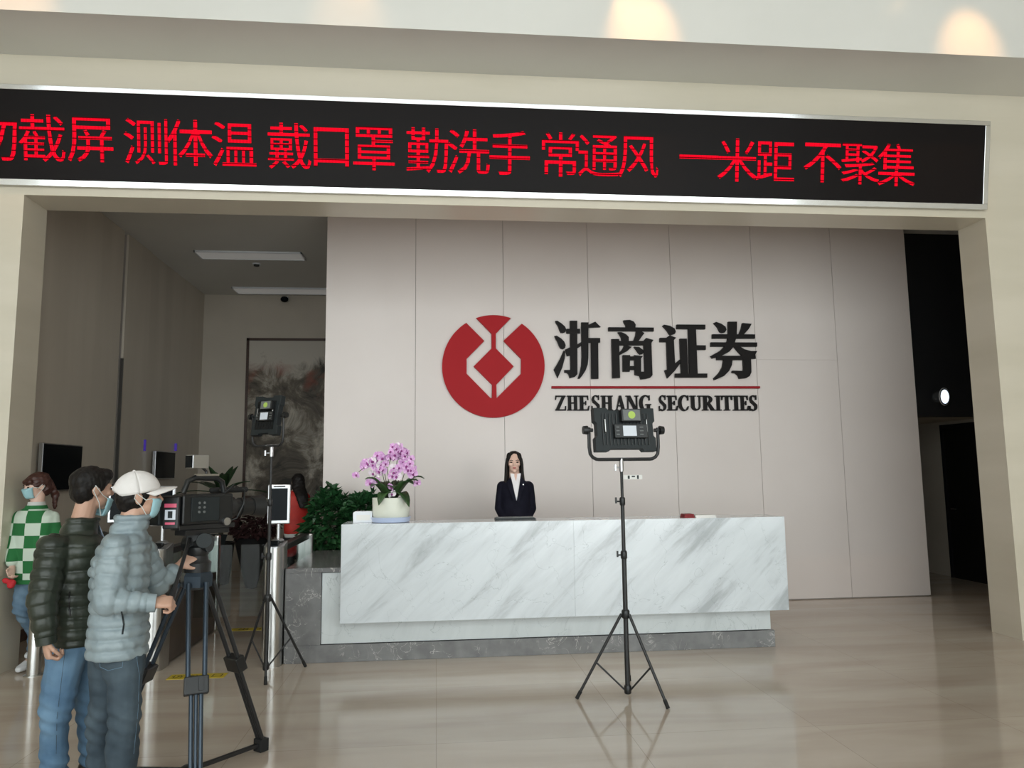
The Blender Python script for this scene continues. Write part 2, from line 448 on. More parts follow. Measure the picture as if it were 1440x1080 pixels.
        fs += [tuple(range(n-1, -1, -1)), tuple(range((len(secs)-1)*n, len(secs)*n))]
        return s.add(vs, fs)
    def prism(s, front, depth):
        """polygon front (list of 3-D points) pushed back by vector depth"""
        n = len(front); d = np.asarray(depth, float)
        vs = [np.asarray(p, float) for p in front] + [np.asarray(p, float)+d for p in front]
        return s.add(vs, [tuple(range(n)), tuple(range(2*n-1, n-1, -1))] + [(i, i+n, (i+1) % n+n, (i+1) % n) for i in range(n)])
    def grid(s, P):
        """open surface from a 2-D array of points"""
        h, w = len(P), len(P[0])
        return s.add([p for row in P for p in row], [(j*w+i, j*w+i+1, (j+1)*w+i+1, (j+1)*w+i) for j in range(h-1) for i in range(w-1)])

INV = {}                                        # object -> inverse of its root's placement
def fixnormals(me):
    bm = bmesh.new(); bm.from_mesh(me)
    bmesh.ops.recalc_face_normals(bm, faces=bm.faces)
    bm.to_mesh(me); bm.free()
def raw(name, me, mat, parent=None):
    o = bpy.data.objects.new(name, me); COL.objects.link(o)
    if mat:
        me.materials.clear(); me.materials.append(MATS[mat])
    if parent is not None:
        o.parent = parent
        if parent in INV: me.transform(INV[parent]); INV[o] = INV[parent]
    return o
def obj(name, mb, mat, parent=None, smooth=False, bevel=0.0, fix=True):
    me = bpy.data.meshes.new(name)
    me.from_pydata(mb.v, [], mb.f); me.update()
    if fix: fixnormals(me)
    o = raw(name, me, mat, parent)
    if smooth:
        for p in me.polygons: p.use_smooth = True
        me.set_sharp_from_angle(angle=math.radians(40))
    if bevel:
        md = o.modifiers.new('bevel', 'BEVEL'); md.width = bevel; md.segments = 2; md.limit_method = 'ANGLE'
    return o
def tag(o, label, cat, group=None):
    o['label'] = label; o['category'] = cat
    if group: o['group'] = group
    return o
def thing(name, label, cat, loc=(0, 0, 0), rz=0.0, group=None):
    o = bpy.data.objects.new(name, None); COL.objects.link(o)
    o.empty_display_size = 0.1
    o.location = tuple(map(float, loc)); o.rotation_euler = (0, 0, rz)
    INV[o] = (Matrix.Translation(Vector(tuple(map(float, loc)))) @ Matrix.Rotation(rz, 4, 'Z')).inverted()
    return tag(o, label, cat, group)
def struct(name, mb, mat, parent=None, **kw):
    o = obj(name, mb, mat, parent, **kw)
    if parent is None: o['kind'] = 'structure'
    return o
def settle(o):
    """move a one-mesh thing's origin to its base"""
    me = o.data
    co = np.array([v.co for v in me.vertices]); c = V((co[:, 0].min()+co[:, 0].max())/2, (co[:, 1].min()+co[:, 1].max())/2, co[:, 2].min())
    me.transform(Matrix.Translation(Vector(-c))); o.location = Vector(c)
    return o

# ================================================================== THE SETTING
YF, YF2 = 6.82, 7.22          # wall that carries the sign: front and back face
XL, XR = -3.64, 5.51          # opening in it
ZL = 4.125                    # underside of the lintel
ZS = 5.44                     # soffit above the sign
YR = 6.13                     # front edge of the soffit
YB = 9.31                     # logo wall
ZC = 4.90                     # ceiling behind the lintel
HX = -4.15                    # left wall of the hall
HY = 13.80                    # far wall of the hall
LX0, LX1 = -9.0, 9.0          # lobby
LZ = 6.6

struct('floor', MB().box((LX0, WINDOW_Y-0.2, -0.12), (LX1, HY+0.2, 0.0)), 'floor_marble')
# sign wall: left pier, lintel, right pier
struct('wall_front_left', MB().box((LX0, YF, 0), (XL, YF2, ZL)), 'wall_stone')
struct('wall_front_right', MB().box((XR, YF, 0), (LX1, YF2, ZL)), 'wall_stone')
struct('wall_front', MB().box((LX0, YF, ZL), (LX1, YF2, ZS+0.3)), 'wall_stone')
struct('ceiling', MB().box((HX-0.2, YF2, ZC), (LX1, HY+0.2, ZC+0.15)), 'ceiling_paint')
struct('trim_1', MB().box((LX0, YR, ZS), (LX1, YF, ZS+0.015)), 'soffit_gloss')        # soffit
struct('trim_2', MB().box((LX0, YR, ZS+0.015), (LX1, YR+0.12, LZ)), 'soffit_gloss')      # upstand above it
struct('ceiling_lobby', MB().box((LX0, WINDOW_Y-0.2, LZ), (LX1, YR+0.12, LZ+0.15)), 'ceiling_paint')
struct('wall_left_lobby', MB().box((LX0-0.2, WINDOW_Y-0.2, 0), (LX0, YF2, LZ)), 'wall_stone')
struct('wall_right_lobby', MB().box((LX1, WINDOW_Y-0.2, 0), (LX1+0.2, HY+0.2, LZ)), 'wall_stone')

# logo wall: backing and one panel for every 1.1 m bay
wl0, wl1 = -1.36, 6.31
wb = struct('wall_back', MB().box((wl0+0.012, YB+0.02, 0), (wl1-0.004, YB+0.22, ZC)), 'joint')
seams = [wl0, -0.26, 0.845, 1.94, 3.035, 4.14, 5.25, wl1]
hcut = {5: PY(1110, 506, YB)[2]}
for i in range(7):
    g = 0.0025
    zs = [0.012] + ([hcut[i]] if i in hcut else []) + [ZC]
    for j in range(len(zs)-1):
        obj('wall_panel', MB().box((seams[i]+(g if i else 0), YB, zs[j]+(0.001 if j else 0)), (seams[i+1]-(g if i < 6 else 0), YB+0.02, zs[j+1]-0.001)), 'wall_panel', wb)

# hall at the left
hl = struct('wall_left', MB().box((HX-0.25, YF2, 0), (HX-0.03, 10.22, ZC)).box((HX-0.25, 10.36, 0), (HX-0.03, HY, ZC)).box((HX-0.30, YF2, 0), (HX-0.25, HY, ZC)), 'joint')
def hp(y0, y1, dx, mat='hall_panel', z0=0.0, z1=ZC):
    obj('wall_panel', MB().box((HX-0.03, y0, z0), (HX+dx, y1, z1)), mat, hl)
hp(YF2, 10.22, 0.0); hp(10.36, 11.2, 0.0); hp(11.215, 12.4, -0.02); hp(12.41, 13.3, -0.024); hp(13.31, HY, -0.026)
obj('slot_lining', MB().box((HX-0.25, 10.22, 0), (HX-0.246, 10.36, ZC)), 'hall_panel', hl)
obj('slot_trim', MB().box((HX-0.028, 10.345, 0), (HX+0.012, 10.36, 3.2)), 'steel', hl)
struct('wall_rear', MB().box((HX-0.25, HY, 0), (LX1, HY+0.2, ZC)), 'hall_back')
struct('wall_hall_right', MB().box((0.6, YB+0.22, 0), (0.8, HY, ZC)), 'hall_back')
struct('baseboard_left', MB().box((HX-0.02, YF2, 0), (HX+0.012, 10.2, 0.12)), 'dark_wood')

# corridor at the right
struct('wall_corridor', MB().box((6.31, 9.62, 2.33), (LX1, 9.80, ZC)), 'black_paint')
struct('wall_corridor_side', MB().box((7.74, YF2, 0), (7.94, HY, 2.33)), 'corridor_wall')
struct('wall_corridor_upper', MB().box((7.74, YF2, 2.33), (7.94, 9.62, ZC)), 'black_paint')
struct('ceiling_corridor', MB().box((6.31, 9.80, 2.33), (7.74, HY, 2.43)), 'corridor_wall')
struct('wall_corridor_left', MB().box((6.11, YB+0.22, 0), (6.30, HY, 2.33)), 'corridor_wall')
dr = struct('door_1', MB().box((7.700, 9.85, 0.0), (7.738, 10.78, 2.22)), 'dark_door', bevel=0.004)
obj('door_frame', MB().box((7.69, 9.79, 0), (7.739, 9.85, 2.28)).box((7.69, 10.78, 0), (7.739, 10.84, 2.28)).box((7.69, 9.79, 2.22), (7.739, 10.84, 2.28)), 'black_paint', dr)
obj('door_handle', MB().cyl((7.70, 10.68, 1.02), (7.66, 10.68, 1.02), 0.010).cyl((7.66, 10.68, 1.02), (7.66, 10.57, 1.02), 0.009), 'steel', dr, smooth=True)

# glazed street front behind the camera
nb = 8
for i in range(nb):
    x0 = LX0 + (LX1-LX0)*i/nb; x1 = LX0 + (LX1-LX0)*(i+1)/nb
    w = struct('window_%d' % (i+1), MB().box((x0+0.04, WINDOW_Y-0.01, 0.10), (x1-0.04, WINDOW_Y+0.0, LZ-0.1)), 'clear_glass')
    fr = MB().box((x0, WINDOW_Y-0.06, 0), (x0+0.05, WINDOW_Y+0.06, LZ)).box((x1-0.05, WINDOW_Y-0.06, 0), (x1, WINDOW_Y+0.06, LZ))
    fr.box((x0, WINDOW_Y-0.06, 0), (x1, WINDOW_Y+0.06, 0.10)).box((x0, WINDOW_Y-0.06, LZ-0.10), (x1, WINDOW_Y+0.06, LZ)).box((x0, WINDOW_Y-0.05, 2.9), (x1, WINDOW_Y+0.05, 3.0))
    obj('window_frame', fr, 'aluminium', w)

# warm downlights of the lobby ceiling, aimed at the foot of the upstand
for k, (px, py) in enumerate(((20, 10), (490, 26), (905, 46), (1365, 70))):
    p = PY(px, py, YR)
    t = thing('downlight', 'small round recessed downlight with warm light in the high lobby ceiling', 'downlight', (p[0], YR-1.0, LZ-0.03), group='warm downlights of the lobby ceiling')
    c = V(p[0], YR-1.0, LZ)
    obj('trim_ring', MB().lathe(c, [(0.06, -0.001), (0.075, -0.004), (0.075, -0.012), (0.055, -0.012), (0.055, -0.001)], 24), 'aluminium', t, smooth=True)
    obj('lens_%d_offscreen' % (k+1), MB().lathe(c, [(0.0005, -0.006), (0.053, -0.006), (0.053, -0.002), (0.0005, -0.002)], 24), 'warm_lens', t)
    sl = bpy.data.lights.new('warm_downlight_%d_offscreen' % (k+1), 'SPOT')
    sl.energy = (34, 12, 60, 50)[k]
    sl.color = (1.0, 0.50, 0.18); sl.spot_size = math.radians(32); sl.spot_blend = 1.0; sl.shadow_soft_size = 0.03
    so = bpy.data.objects.new('warm_downlight_%d_offscreen' % (k+1), sl); COL.objects.link(so)
    so.location = (p[0], YR-1.0, LZ-0.03)
    so.rotation_euler = (V(p[0], YR, ZS+0.06)-V(p[0], YR-1.0, LZ-0.03)).tolist() and Vector((0, 1.0, ZS+0.04-LZ+0.03)).to_track_quat('-Z', 'Y').to_euler()

# ================================================================== LED SIGN
led_dirz = unit(V(0, -0.145, 0.835))              # it leans forward at the top
led_n = unit(np.cross(V(1, 0, 0), led_dirz))       # points away from the viewer
if led_n[1] < 0: led_n = -led_n
LB = V(0, 6.775, PY(700, 269.5, 6.775)[2])        # lower edge of the black face
def on_led(px, py, off=0.0):
    d = ray(px, py); p0 = LB - led_n*off
    return CAM + d*np.dot(p0-CAM, led_n)/np.dot(d, led_n)
led_top = np.dot(on_led(700, 151.3)-LB, led_dirz)
lx1 = on_led(1383, 230)[0]; lx0 = -4.9
sign = thing('led_sign', 'long black LED message board with red Chinese characters across the lintel', 'led sign', (0.3, 6.80, 4.2))
def led_box(x0, x1, s0, s1, d0, d1):
    c = LB + V((x0+x1)/2, 0, 0) + led_dirz*(s0+s1)/2 + led_n*(d0+d1)/2
    return c, V(1, 0, 0), led_dirz, led_n, (x1-x0)/2, (s1-s0)/2, (d1-d0)/2
obj('screen', MB().obox(*led_box(lx0, lx1, 0, led_top, 0.0, 0.03)), 'led_face', sign)
obj('housing', MB().add([V(x, y, z) for x in (lx0, lx1) for y, z in ((6.775+0.03, LB[2]), (YF-0.001, LB[2]), (YF-0.001, LB[2]+led_top*0.985), (LB[1]+led_dirz[1]*led_top+0.03, LB[2]+led_dirz[2]*led_top))],
    [(0, 1, 2, 3), (7, 6, 5, 4), (0, 4, 5, 1), (1, 5, 6, 2), (2, 6, 7, 3), (3, 7, 4, 0)]), 'charcoal_plastic', sign)
tr = 0.055
for k, a in enumerate(((lx0, lx1+tr, -tr, 0.0), (lx0, lx1+tr, led_top, led_top+tr*0.8), (lx1, lx1+tr, 0, led_top))):
    obj('frame_rail', MB().obox(*led_box(*a, -0.012, 0.028)), 'chrome', sign, bevel=0.003)
def glyph_mesh(ch, size):
    cu = bpy.data.curves.new('glyph', 'FONT'); cu.body = ch; cu.size = size; cu.fill_mode = 'FRONT' if hasattr(cu, 'fill_mode') else cu.fill_mode
    cu.resolution_u = 3
    t = bpy.data.objects.new('glyph', cu); COL.objects.link(t)
    dg = bpy.context.evaluated_depsgraph_get()
    me = bpy.data.meshes.new_from_object(t.evaluated_get(dg))
    bpy.data.objects.remove(t); bpy.data.curves.remove(cu)
    return me
def place_glyph(ch, size, centre, xd, yd, sx=1.0, sy=1.0, name='led_character', mat='led_red', parent=None, ref=None, bold=0.0):
    me = glyph_mesh(ch, size)
    co = np.array([v.co[:] for v in me.vertices])
    lo, hi = co.min(0), co.max(0); c = (lo+hi)/2
    if ref is not None: c[1] = ref
    out = [np.asarray(centre)+np.asarray(xd)*(p[0]-c[0])*sx+np.asarray(yd)*(p[1]-c[1])*sy for p in co]
    for v, p in zip(me.vertices, out): v.co = p
    if len(co) == 0: print('EMPTY GLYPH', ch)
    return raw(name, me, mat, parent)
LEDTXT = [('勿', -8), ('截', 59), ('屏', 127), ('测', 205), ('体', 267), ('温', 329), ('戴', 407), ('口', 466), ('罩', 526), ('勤', 601), ('洗', 659), ('手', 717),
          ('常', 788), ('通', 842), ('风', 898), ('一', 983), ('米', 1037), ('距', 1090), ('不', 1157), ('聚', 1210), ('集', 1261)]
for ch, px in LEDTXT:
    py = 192.5+0.0315*px
    c = on_led(px, py, 0.004)
    place_glyph(ch, 0.47, c, V(1, 0, 0), led_dirz, 0.90, 0.95, parent=sign, ref=0.47*0.35 if ch == '一' else None)

# ================================================================== LOGO
YG = YB-0.045                                     # front of the raised sign pieces
def px_poly(pts, ox, oy, sc, Y=YG):
    return [PY(ox+u/sc, oy+v/sc, Y) for u, v in pts]
R0 = 487.0; ce = (532.0, 541.0)
def ang(p): return math.atan2(p[1]-ce[1], p[0]-ce[0])
def arc(a0, a1, n):
    return [(ce[0]+R0*math.cos(a0+(a1-a0)*i/n), ce[1]+R0*math.sin(a0+(a1-a0)*i/n)) for i in range(n+1)]
aL, aR_ = ang((275, 128)), ang((800, 138))
tL, tR = ang((370, 82)), ang((695, 88))
# from the left shoulder down round the bottom and up to the right shoulder
outer = arc(aL, aR_-2*math.pi, 64)
poly = outer + [(628, 298), (795, 468), (795, 610), (563, 842), (560, 715), (725, 541), (555, 370), (555, 230)] \
     + arc(tR, tL, 12) + [(515, 230), (515, 370), (345, 541), (520, 715), (518, 842), (505, 842), (278, 610), (278, 468), (445, 298)]
tag(settle(obj('logo_emblem', MB().prism(px_poly(poly, 615, 435, 6.75), (0, 0.045, 0)), 'sign_red')), 'round red raised emblem with angular line cut-outs on the panelled wall', 'emblem')
HAN = {
 '浙': (770, 440, [
  [(120,120),(150,118),(215,160),(265,205),(285,250),(275,285),(235,303),(205,298),(185,265),(160,195),(130,150)],
  [(108,350),(140,345),(205,385),(255,435),(277,490),(268,530),(240,548),(205,540),(180,505),(150,430),(118,380)],
  [(245,572),(268,590),(262,690),(225,830),(155,988),(98,858),(150,775),(205,670)],
  [(342,118),(452,118),(455,930),(420,968),(340,988),(322,930),(300,908),(260,905),(258,866),(350,866)],
  [(292,240),(495,240),(495,308),(292,308)],
  [(268,555),(345,520),(450,478),(515,440),(515,498),(450,540),(345,645),(300,655)],
  [(515,143),(622,143),(622,680),(612,780),(580,870),(530,950),(490,998),(462,995),(495,900),(515,800),(522,650)],
  [(615,182),(725,132),(808,212),(615,222)], [(615,380),(800,380),(800,448),(615,448)], [(662,440),(770,440),(775,998),(668,998)]]),
 '商': (845, 440, [
  [(345,112),(440,105),(500,130),(530,175),(525,225),(385,225),(378,185),(355,150)],
  [(118,216),(805,222),(805,276),(118,274)],
  [(260,292),(310,290),(380,320),(425,365),(425,432),(325,432),(310,370),(280,320)],
  [(540,272),(610,276),(662,305),(570,432),(495,432),(530,340)],
  [(165,395),(278,395),(292,985),(178,990)], [(270,424),(680,424),(680,490),(270,490)],
  [(650,424),(690,380),(800,410),(768,455),(785,945),(750,985),(690,1000),(610,1008),(590,950),(605,892),(668,892),(655,490)],
  [(360,486),(470,515),(400,580),(290,638),(285,600),(330,550)],
  [(505,512),(580,515),(640,560),(650,600),(635,622),(600,630),(570,605),(540,560)],
  [(335,640),(445,640),(440,890),(340,890)], [(510,640),(640,655),(612,690),(612,960),(520,940)],
  [(438,660),(520,660),(520,715),(438,715)], [(438,805),(515,805),(515,862),(438,862)]]),
 '证': (920, 440, [
  [(130,195),(150,178),(240,195),(310,235),(330,280),(318,315),(265,335),(235,325),(200,270),(160,225)],
  [(88,378),(195,378),(195,440),(88,440)],
  [(180,385),(232,340),(335,375),(300,412),(318,770),(395,705),(405,755),(310,885),(205,992),(162,870),(205,858),(190,440)],
  [(345,175),(778,178),(778,245),(345,240)], [(392,390),(497,390),(518,930),(415,930)], [(520,238),(635,238),(662,930),(540,930)],
  [(635,490),(785,492),(785,558),(635,558)], [(325,920),(808,920),(808,980),(325,980)]]),
 '券': (995, 440, [
  [(98,152),(130,135),(215,165),(275,210),(290,255),(265,295),(225,302),(190,285),(160,220),(130,185)],
  [(318,132),(450,132),(445,330),(430,400),(400,510),(330,590),(220,650),(80,690),(52,655),(200,570),(270,500),(305,420),(320,320)],
  [(535,152),(672,165),(630,240),(550,330),(480,330),(520,230)],
  [(78,322),(724,325),(724,386),(78,386)], [(55,445),(755,448),(755,510),(55,508)],
  [(400,500),(480,500),(560,550),(660,578),(755,578),(728,630),(735,695),(560,695),(530,650),(470,590)],
  [(145,650),(560,650),(560,712),(145,712)],
  [(250,705),(382,705),(372,790),(330,880),(250,960),(110,1020),(98,990),(180,910),(230,820)],
  [(545,685),(662,685),(668,900),(640,960),(590,990),(490,1000),(470,950),(430,915),(375,905),(385,875),(540,880),(552,860)]]),
}
ordw = ['first', 'second', 'third', 'last']
for k, (ch, (ox, oy, strokes)) in enumerate(HAN.items()):
    mb = MB()
    for j, st in enumerate(strokes):
        mb.prism(px_poly(st, ox, oy, 10.8, YG-0.0004*j), (0, 0.044, 0))
    tag(settle(obj('sign_character', mb, 'sign_black')), 'large black raised Chinese character %s, %s after the red emblem' % (ch, ordw[k]), 'sign letter', 'large Chinese characters of the wall sign')
c0, c1 = PY(776, 544, YG), PY(1069, 545, YG)
tag(settle(obj('sign_underline', MB().box((c0[0], YG, (c0[2]+c1[2])/2-0.014), (c1[0], YB, (c0[2]+c1[2])/2+0.014)), 'line_red')), 'thin red raised bar under the Chinese sign characters', 'sign bar')

def serif_letter(ch):
    """strokes in a unit box (x to the right 0..1, y up 0..1)"""
    S = []; rect = lambda a, b, c, d: S.append([(a, b), (c, b), (c, d), (a, d)])
    T, h = 0.085, 0.27                             # thin and thick stroke
    def curve(pts_o, pts_i): S.append(pts_o+pts_i[::-1])
    def arcp(cx, cy, rx, ry, a0, a1, n=14): return [(cx+rx*math.cos(math.radians(a0+(a1-a0)*i/n)), cy+ry*math.sin(math.radians(a0+(a1-a0)*i/n))) for i in range(n+1)]
    if ch == 'Z':
        rect(0.05, 1-T, 0.97, 1); rect(0.03, 0, 0.98, T); S.append([(0.66, 1), (0.97, 1), (0.34, 0), (0.03, 0)])
        S.append([(0.05, 1), (0.17, 1), (0.10, 0.72), (0.03, 0.72)]); S.append([(0.86, 0), (0.98, 0), (1.0, 0.30), (0.92, 0.30)])
    elif ch == 'H':
        rect(0.10, 0, 0.10+h, 1); rect(0.90-h, 0, 0.90, 1); rect(0.2, 0.46, 0.8, 0.55)
        for x in (0.10, 0.90-h):
            rect(x-0.10, 0, x+h+0.10, T*0.8); rect(x-0.10, 1-T*0.8, x+h+0.10, 1)
    elif ch == 'E':
        rect(0.12, 0, 0.12+h*1.15, 1); rect(0, 0, 0.9, T); rect(0, 1-T, 0.88, 1); rect(0.3, 0.46, 0.68, 0.54)
        S.append([(0.74, 1), (0.88, 1), (0.90, 0.70), (0.84, 0.70)]); S.append([(0.76, 0), (0.92, 0), (1.0, 0.32), (0.92, 0.32)]); rect(0.62, 0.36, 0.70, 0.64)
    elif ch == 'S':
        o = arcp(0.50, 0.74, 0.40, 0.26, 30, 200, 14); i = arcp(0.50, 0.76, 0.16, 0.17, 40, 200, 14); curve(o, i)
        o = arcp(0.48, 0.28, 0.44, 0.28, -150, 20, 14); i = arcp(0.46, 0.25, 0.18, 0.17, -140, 20, 14); curve(o, i)
        S.append([(0.11, 0.66), (0.35, 0.70), (0.92, 0.38), (0.62, 0.30)]); S.append([(0.11, 0.70), (0.20, 0.52), (0.80, 0.28), (0.92, 0.36), (0.40, 0.66)])
        rect(0.76, 0.70, 0.86, 0.99); rect(0.06, 0.01, 0.16, 0.32)
    elif ch == 'A':
        S.append([(0.40, 1), (0.60, 1), (0.95, 0), (0.62, 0), (0.44, 0.72)]); S.append([(0.40, 1), (0.50, 0.92), (0.18, 0), (0.08, 0)]); rect(0.22, 0.28, 0.72, 0.36)
        rect(0, 0, 0.30, T*0.8); rect(0.52, 0, 1.0, T*0.8)
    elif ch == 'N':
        rect(0.12, 0, 0.20, 1); rect(0.80, 0, 0.90, 1); S.append([(0.06, 1), (0.36, 1), (0.90, 0), (0.66, 0)])
        rect(0, 0, 0.32, T*0.8); rect(0, 1-T*0.8, 0.34, 1); rect(0.68, 1-T*0.8, 1.0, 1)
    elif ch in 'CG':
        o = arcp(0.52, 0.5, 0.50, 0.51, 45, 315, 22); i = arcp(0.60, 0.5, 0.30, 0.42, 50, 310, 22); curve(o, i); rect(0.80, 0.66, 0.90, 0.98)
        if ch == 'G':
            rect(0.66, 0.04, 0.90, 0.42); rect(0.54, 0.36, 1.0, 0.44)
        else: S.append([(0.84, 0.12), (0.92, 0.30), (0.84, 0.30), (0.70, 0.12)])
    elif ch == 'U':
        rect(0.12, 0.25, 0.12+h, 1); rect(0.78, 0.28, 0.88, 1); o = arcp(0.50, 0.30, 0.38, 0.31, 180, 360, 14); i = arcp(0.58, 0.32, 0.20, 0.22, 180, 360, 14); curve(o, i)
        rect(0.0, 1-T*0.8, 0.50, 1); rect(0.66, 1-T*0.8, 1.0, 1)
    elif ch == 'R':
        rect(0.12, 0, 0.12+h, 1); o = arcp(0.45, 0.74, 0.38, 0.26, 90, -90, 14); i = arcp(0.40, 0.74, 0.20, 0.19, 90, -90, 14); curve(o, i)
        rect(0.3, 0.93, 0.46, 1); rect(0.3, 0.48, 0.46, 0.55); S.append([(0.40, 0.52), (0.62, 0.50), (1.02, 0), (0.70, 0)]); rect(0, 0, 0.50, T*0.8); rect(0, 1-T*0.8, 0.3, 1)
    elif ch == 'I':
        rect(0.26, 0, 0.74, 1); rect(0.0, 0, 1.0, T*0.8); rect(0.0, 1-T*0.8, 1.0, 1)
    elif ch == 'T':
        rect(0.36, 0, 0.64, 1); rect(0.0, 1-T, 1.0, 1); rect(0.22, 0, 0.78, T*0.8)
        S.append([(0, 1), (0.14, 1), (0.07, 0.70), (0, 0.70)]); S.append([(0.86, 1), (1, 1), (1, 0.70), (0.93, 0.70)])
    return S
words = [('ZHESHANG', 770, [(100, 245), (258, 405), (410, 552), (572, 695), (702, 858), (888, 1022), (1028, 1195), (1200, 1358)]),
         ('SECURITIES', 920, [(60, 170), (176, 316), (318, 470), (472, 628), (632, 795), (806, 884), (888, 1028), (1036, 1124), (1130, 1244), (1246, 1360)])]
nth = ['first', 'second', 'third', 'fourth', 'fifth', 'sixth', 'seventh', 'eighth', 'ninth', 'tenth']
for word, ox, spans in words:
    for k, (ch, (a, b)) in enumerate(zip(word, spans)):
        x0, x1 = PY(ox+a/9.29, 567, YG)[0], PY(ox+b/9.29, 567, YG)[0]
        zt, zb = PY(ox+a/9.29, 535+196/9.29, YG)[2], PY(ox+a/9.29, 535+392/9.29, YG)[2]
        if ch in 'SCG': zt += 0.006; zb -= 0.006
        mb = MB()
        for j, st in enumerate(serif_letter(ch)):
            mb.prism([V(x0+(x1-x0)*u, YG+0.008-0.0003*j, zb+(zt-zb)*w) for u, w in st], (0, 0.036, 0))
        tag(settle(obj('sign_letter', mb, 'sign_black')), 'small black raised serif letter %s, the %s of %s' % (ch, nth[k], word), 'sign letter', 'small English letters of the wall sign')

# ================================================================== RECEPTION DESK
desk = thing('reception_desk', 'long reception desk with white veined marble front on grey stone plinth', 'reception desk', (0.9, 7.2, 0))
SX0, SX1, SY0, SY1, SZ0, SZ1 = -0.82, 3.185, 6.73, 7.17, 0.362, 1.198
obj('marble_slab', MB().box((SX0, SY0, SZ0), (1.2191, SY1, SZ1)), 'slab_marble', desk, bevel=0.0015)
obj('marble_slab', MB().box((1.2197, SY0, SZ0), (SX1, SY1, SZ1)), 'slab_marble', desk, bevel=0.0015)
obj('white_base', MB().box((-1.005, 6.935, 0.155), (3.095, 7.16, 0.765)), 'base_marble', desk, bevel=0.003)
obj('grey_plinth', MB().box((-1.32, 6.92, 0), (3.125, 7.16, 0.15)), 'grey_stone', desk, bevel=0.003)
obj('grey_end_block', MB().box((-1.32, 6.92, 0.15), (-1.008, 7.16, 0.77)), 'grey_stone', desk, bevel=0.003)
obj('return_counter', MB().box((-1.32, 6.92, 0.77), (-0.55, 8.52, 0.81)), 'grey_stone', desk, bevel=0.003)
obj('return_front', MB().box((-1.31, 7.16, 0), (-1.26, 8.51, 0.77)).box((-1.31, 8.46, 0), (-0.56, 8.51, 0.77)), 'grey_stone', desk)
obj('worktop', MB().box((-0.55, 7.17, 0.72), (3.10, 7.60, 0.76)), 'grey_stone', desk)
obj('end_panel', MB().box((3.05, 7.16, 0), (3.10, 7.60, 0.72)), 'grey_stone', desk)
obj('platform', MB().box((-0.5, 7.62, 0.0), (3.10, 8.55, 0.16)), 'dark_wood', desk)

# things on the desk
t = thing('white_card_box', 'small white upright plastic box beside the orchid planter', 'box', (-0.64, 6.99, SZ1))
b0, b1 = PY(497, 726, 6.98)[0], PY(524, 726, 6.98)[0]
z1 = PY(505, 719, 6.98)[2]
mb = MB(); r = 0.018
pr = [V(b0, 6.94, SZ1), V(b1, 6.94, SZ1), V(b1, 6.94, z1)] + [V(b0+r-r*math.sin(a), 6.94, z1-r+r*math.cos(a)) for a in (0, 0.5, 1.05, 1.57)]
obj('case', mb.prism(pr, (0, 0.09, 0)), 'white_plastic', t, bevel=0.004)
obj('front_label', MB().box((b0+0.03, 6.939, SZ1+0.02), (b1-0.02, 6.9405, z1-0.03)), 'paper', t)
t = thing('keyboard', 'thin dark grey keyboard lying on the desk before the receptionist', 'keyboard', (0.72, 7.04, SZ1))
k0, k1 = 0.54, 0.905
obj('base', MB().box((k0, 6.96, SZ1), (k1, 7.11, SZ1+0.016)), 'charcoal_plastic', t, bevel=0.003)
ks = MB()
for i in range(15):
    for j in range(5):
        x = k0+0.012+i*0.0228; y = 6.970+j*0.027
        ks.box((x, y, SZ1+0.016), (x+0.019, y+0.022, SZ1+0.022))
ko = obj('keys', ks, 'grey_label', t)
tag(settle(obj('brochure_stack', MB().box((2.36, 6.76, SZ1), (2.55, 6.88, SZ1+0.010)).box((2.355, 6.762, SZ1+0.011), (2.545, 6.885, SZ1+0.019)).box((2.36, 6.765, SZ1+0.020), (2.55, 6.88, SZ1+0.024)), 'paper')), 'low stack of white leaflets on the right end of the desk', 'leaflets')
tag(settle(obj('red_booklet', MB().box((2.255, 6.77, SZ1), (2.35, 6.90, SZ1+0.014)).box((2.258, 6.772, SZ1+0.015), (2.345, 6.898, SZ1+0.028)).box((2.262, 6.775, SZ1+0.029), (2.348, 6.895, SZ1+0.034)), 'red_card')), 'dark red folded booklets beside the white leaflets on the desk', 'booklet')

# orchid planter
oc = V(-0.408, 6.955, SZ1)
t = thing('plant_saucer', 'pale blue round saucer under the cream orchid planter', 'saucer', oc)
obj('rim', MB().lathe(oc, [(0.135, 0), (0.165, 0.004), (0.178, 0.045), (0.172, 0.048), (0.158, 0.014), (0.001, 0.012)], 40), 'saucer_blue', t, smooth=True)
pb = oc+V(0, 0, 0.013)
t = thing('potted_orchid', 'pink moth orchids with dark strap leaves in a cream planter on the desk', 'orchid', pb)
obj('planter', MB().lathe(pb, [(0.10, 0.0), (0.14, 0.004), (0.158, 0.03), (0.166, 0.09), (0.168, 0.205), (0.160, 0.207), (0.156, 0.19), (0.001, 0.185)], 40), 'pot_cream', t, smooth=True)
obj('soil', MB().lathe(pb, [(0.001, 0.188), (0.154, 0.186), (0.154, 0.192), (0.001, 0.196)], 24), 'soil', t)
def strap(base, az, length, width, rise, droop, n=8):
    d = V(math.cos(az), math.sin(az), 0); side = V(-math.sin(az), math.cos(az), 0)
    rows = []
    for i in range(n+1):
        q = i/n; w = width*math.sin(math.pi*min(1, 0.18+q*0.82))**0.6 if q < 1 else 0.002
        c = base + d*length*(q*0.92) + V(0, 0, rise*math.sin(q*math.pi*0.6) - droop*q*q)
        rows.append([c-side*w+V(0, 0, 0.25*w), c, c+side*w+V(0, 0, 0.25*w)])
    return rows
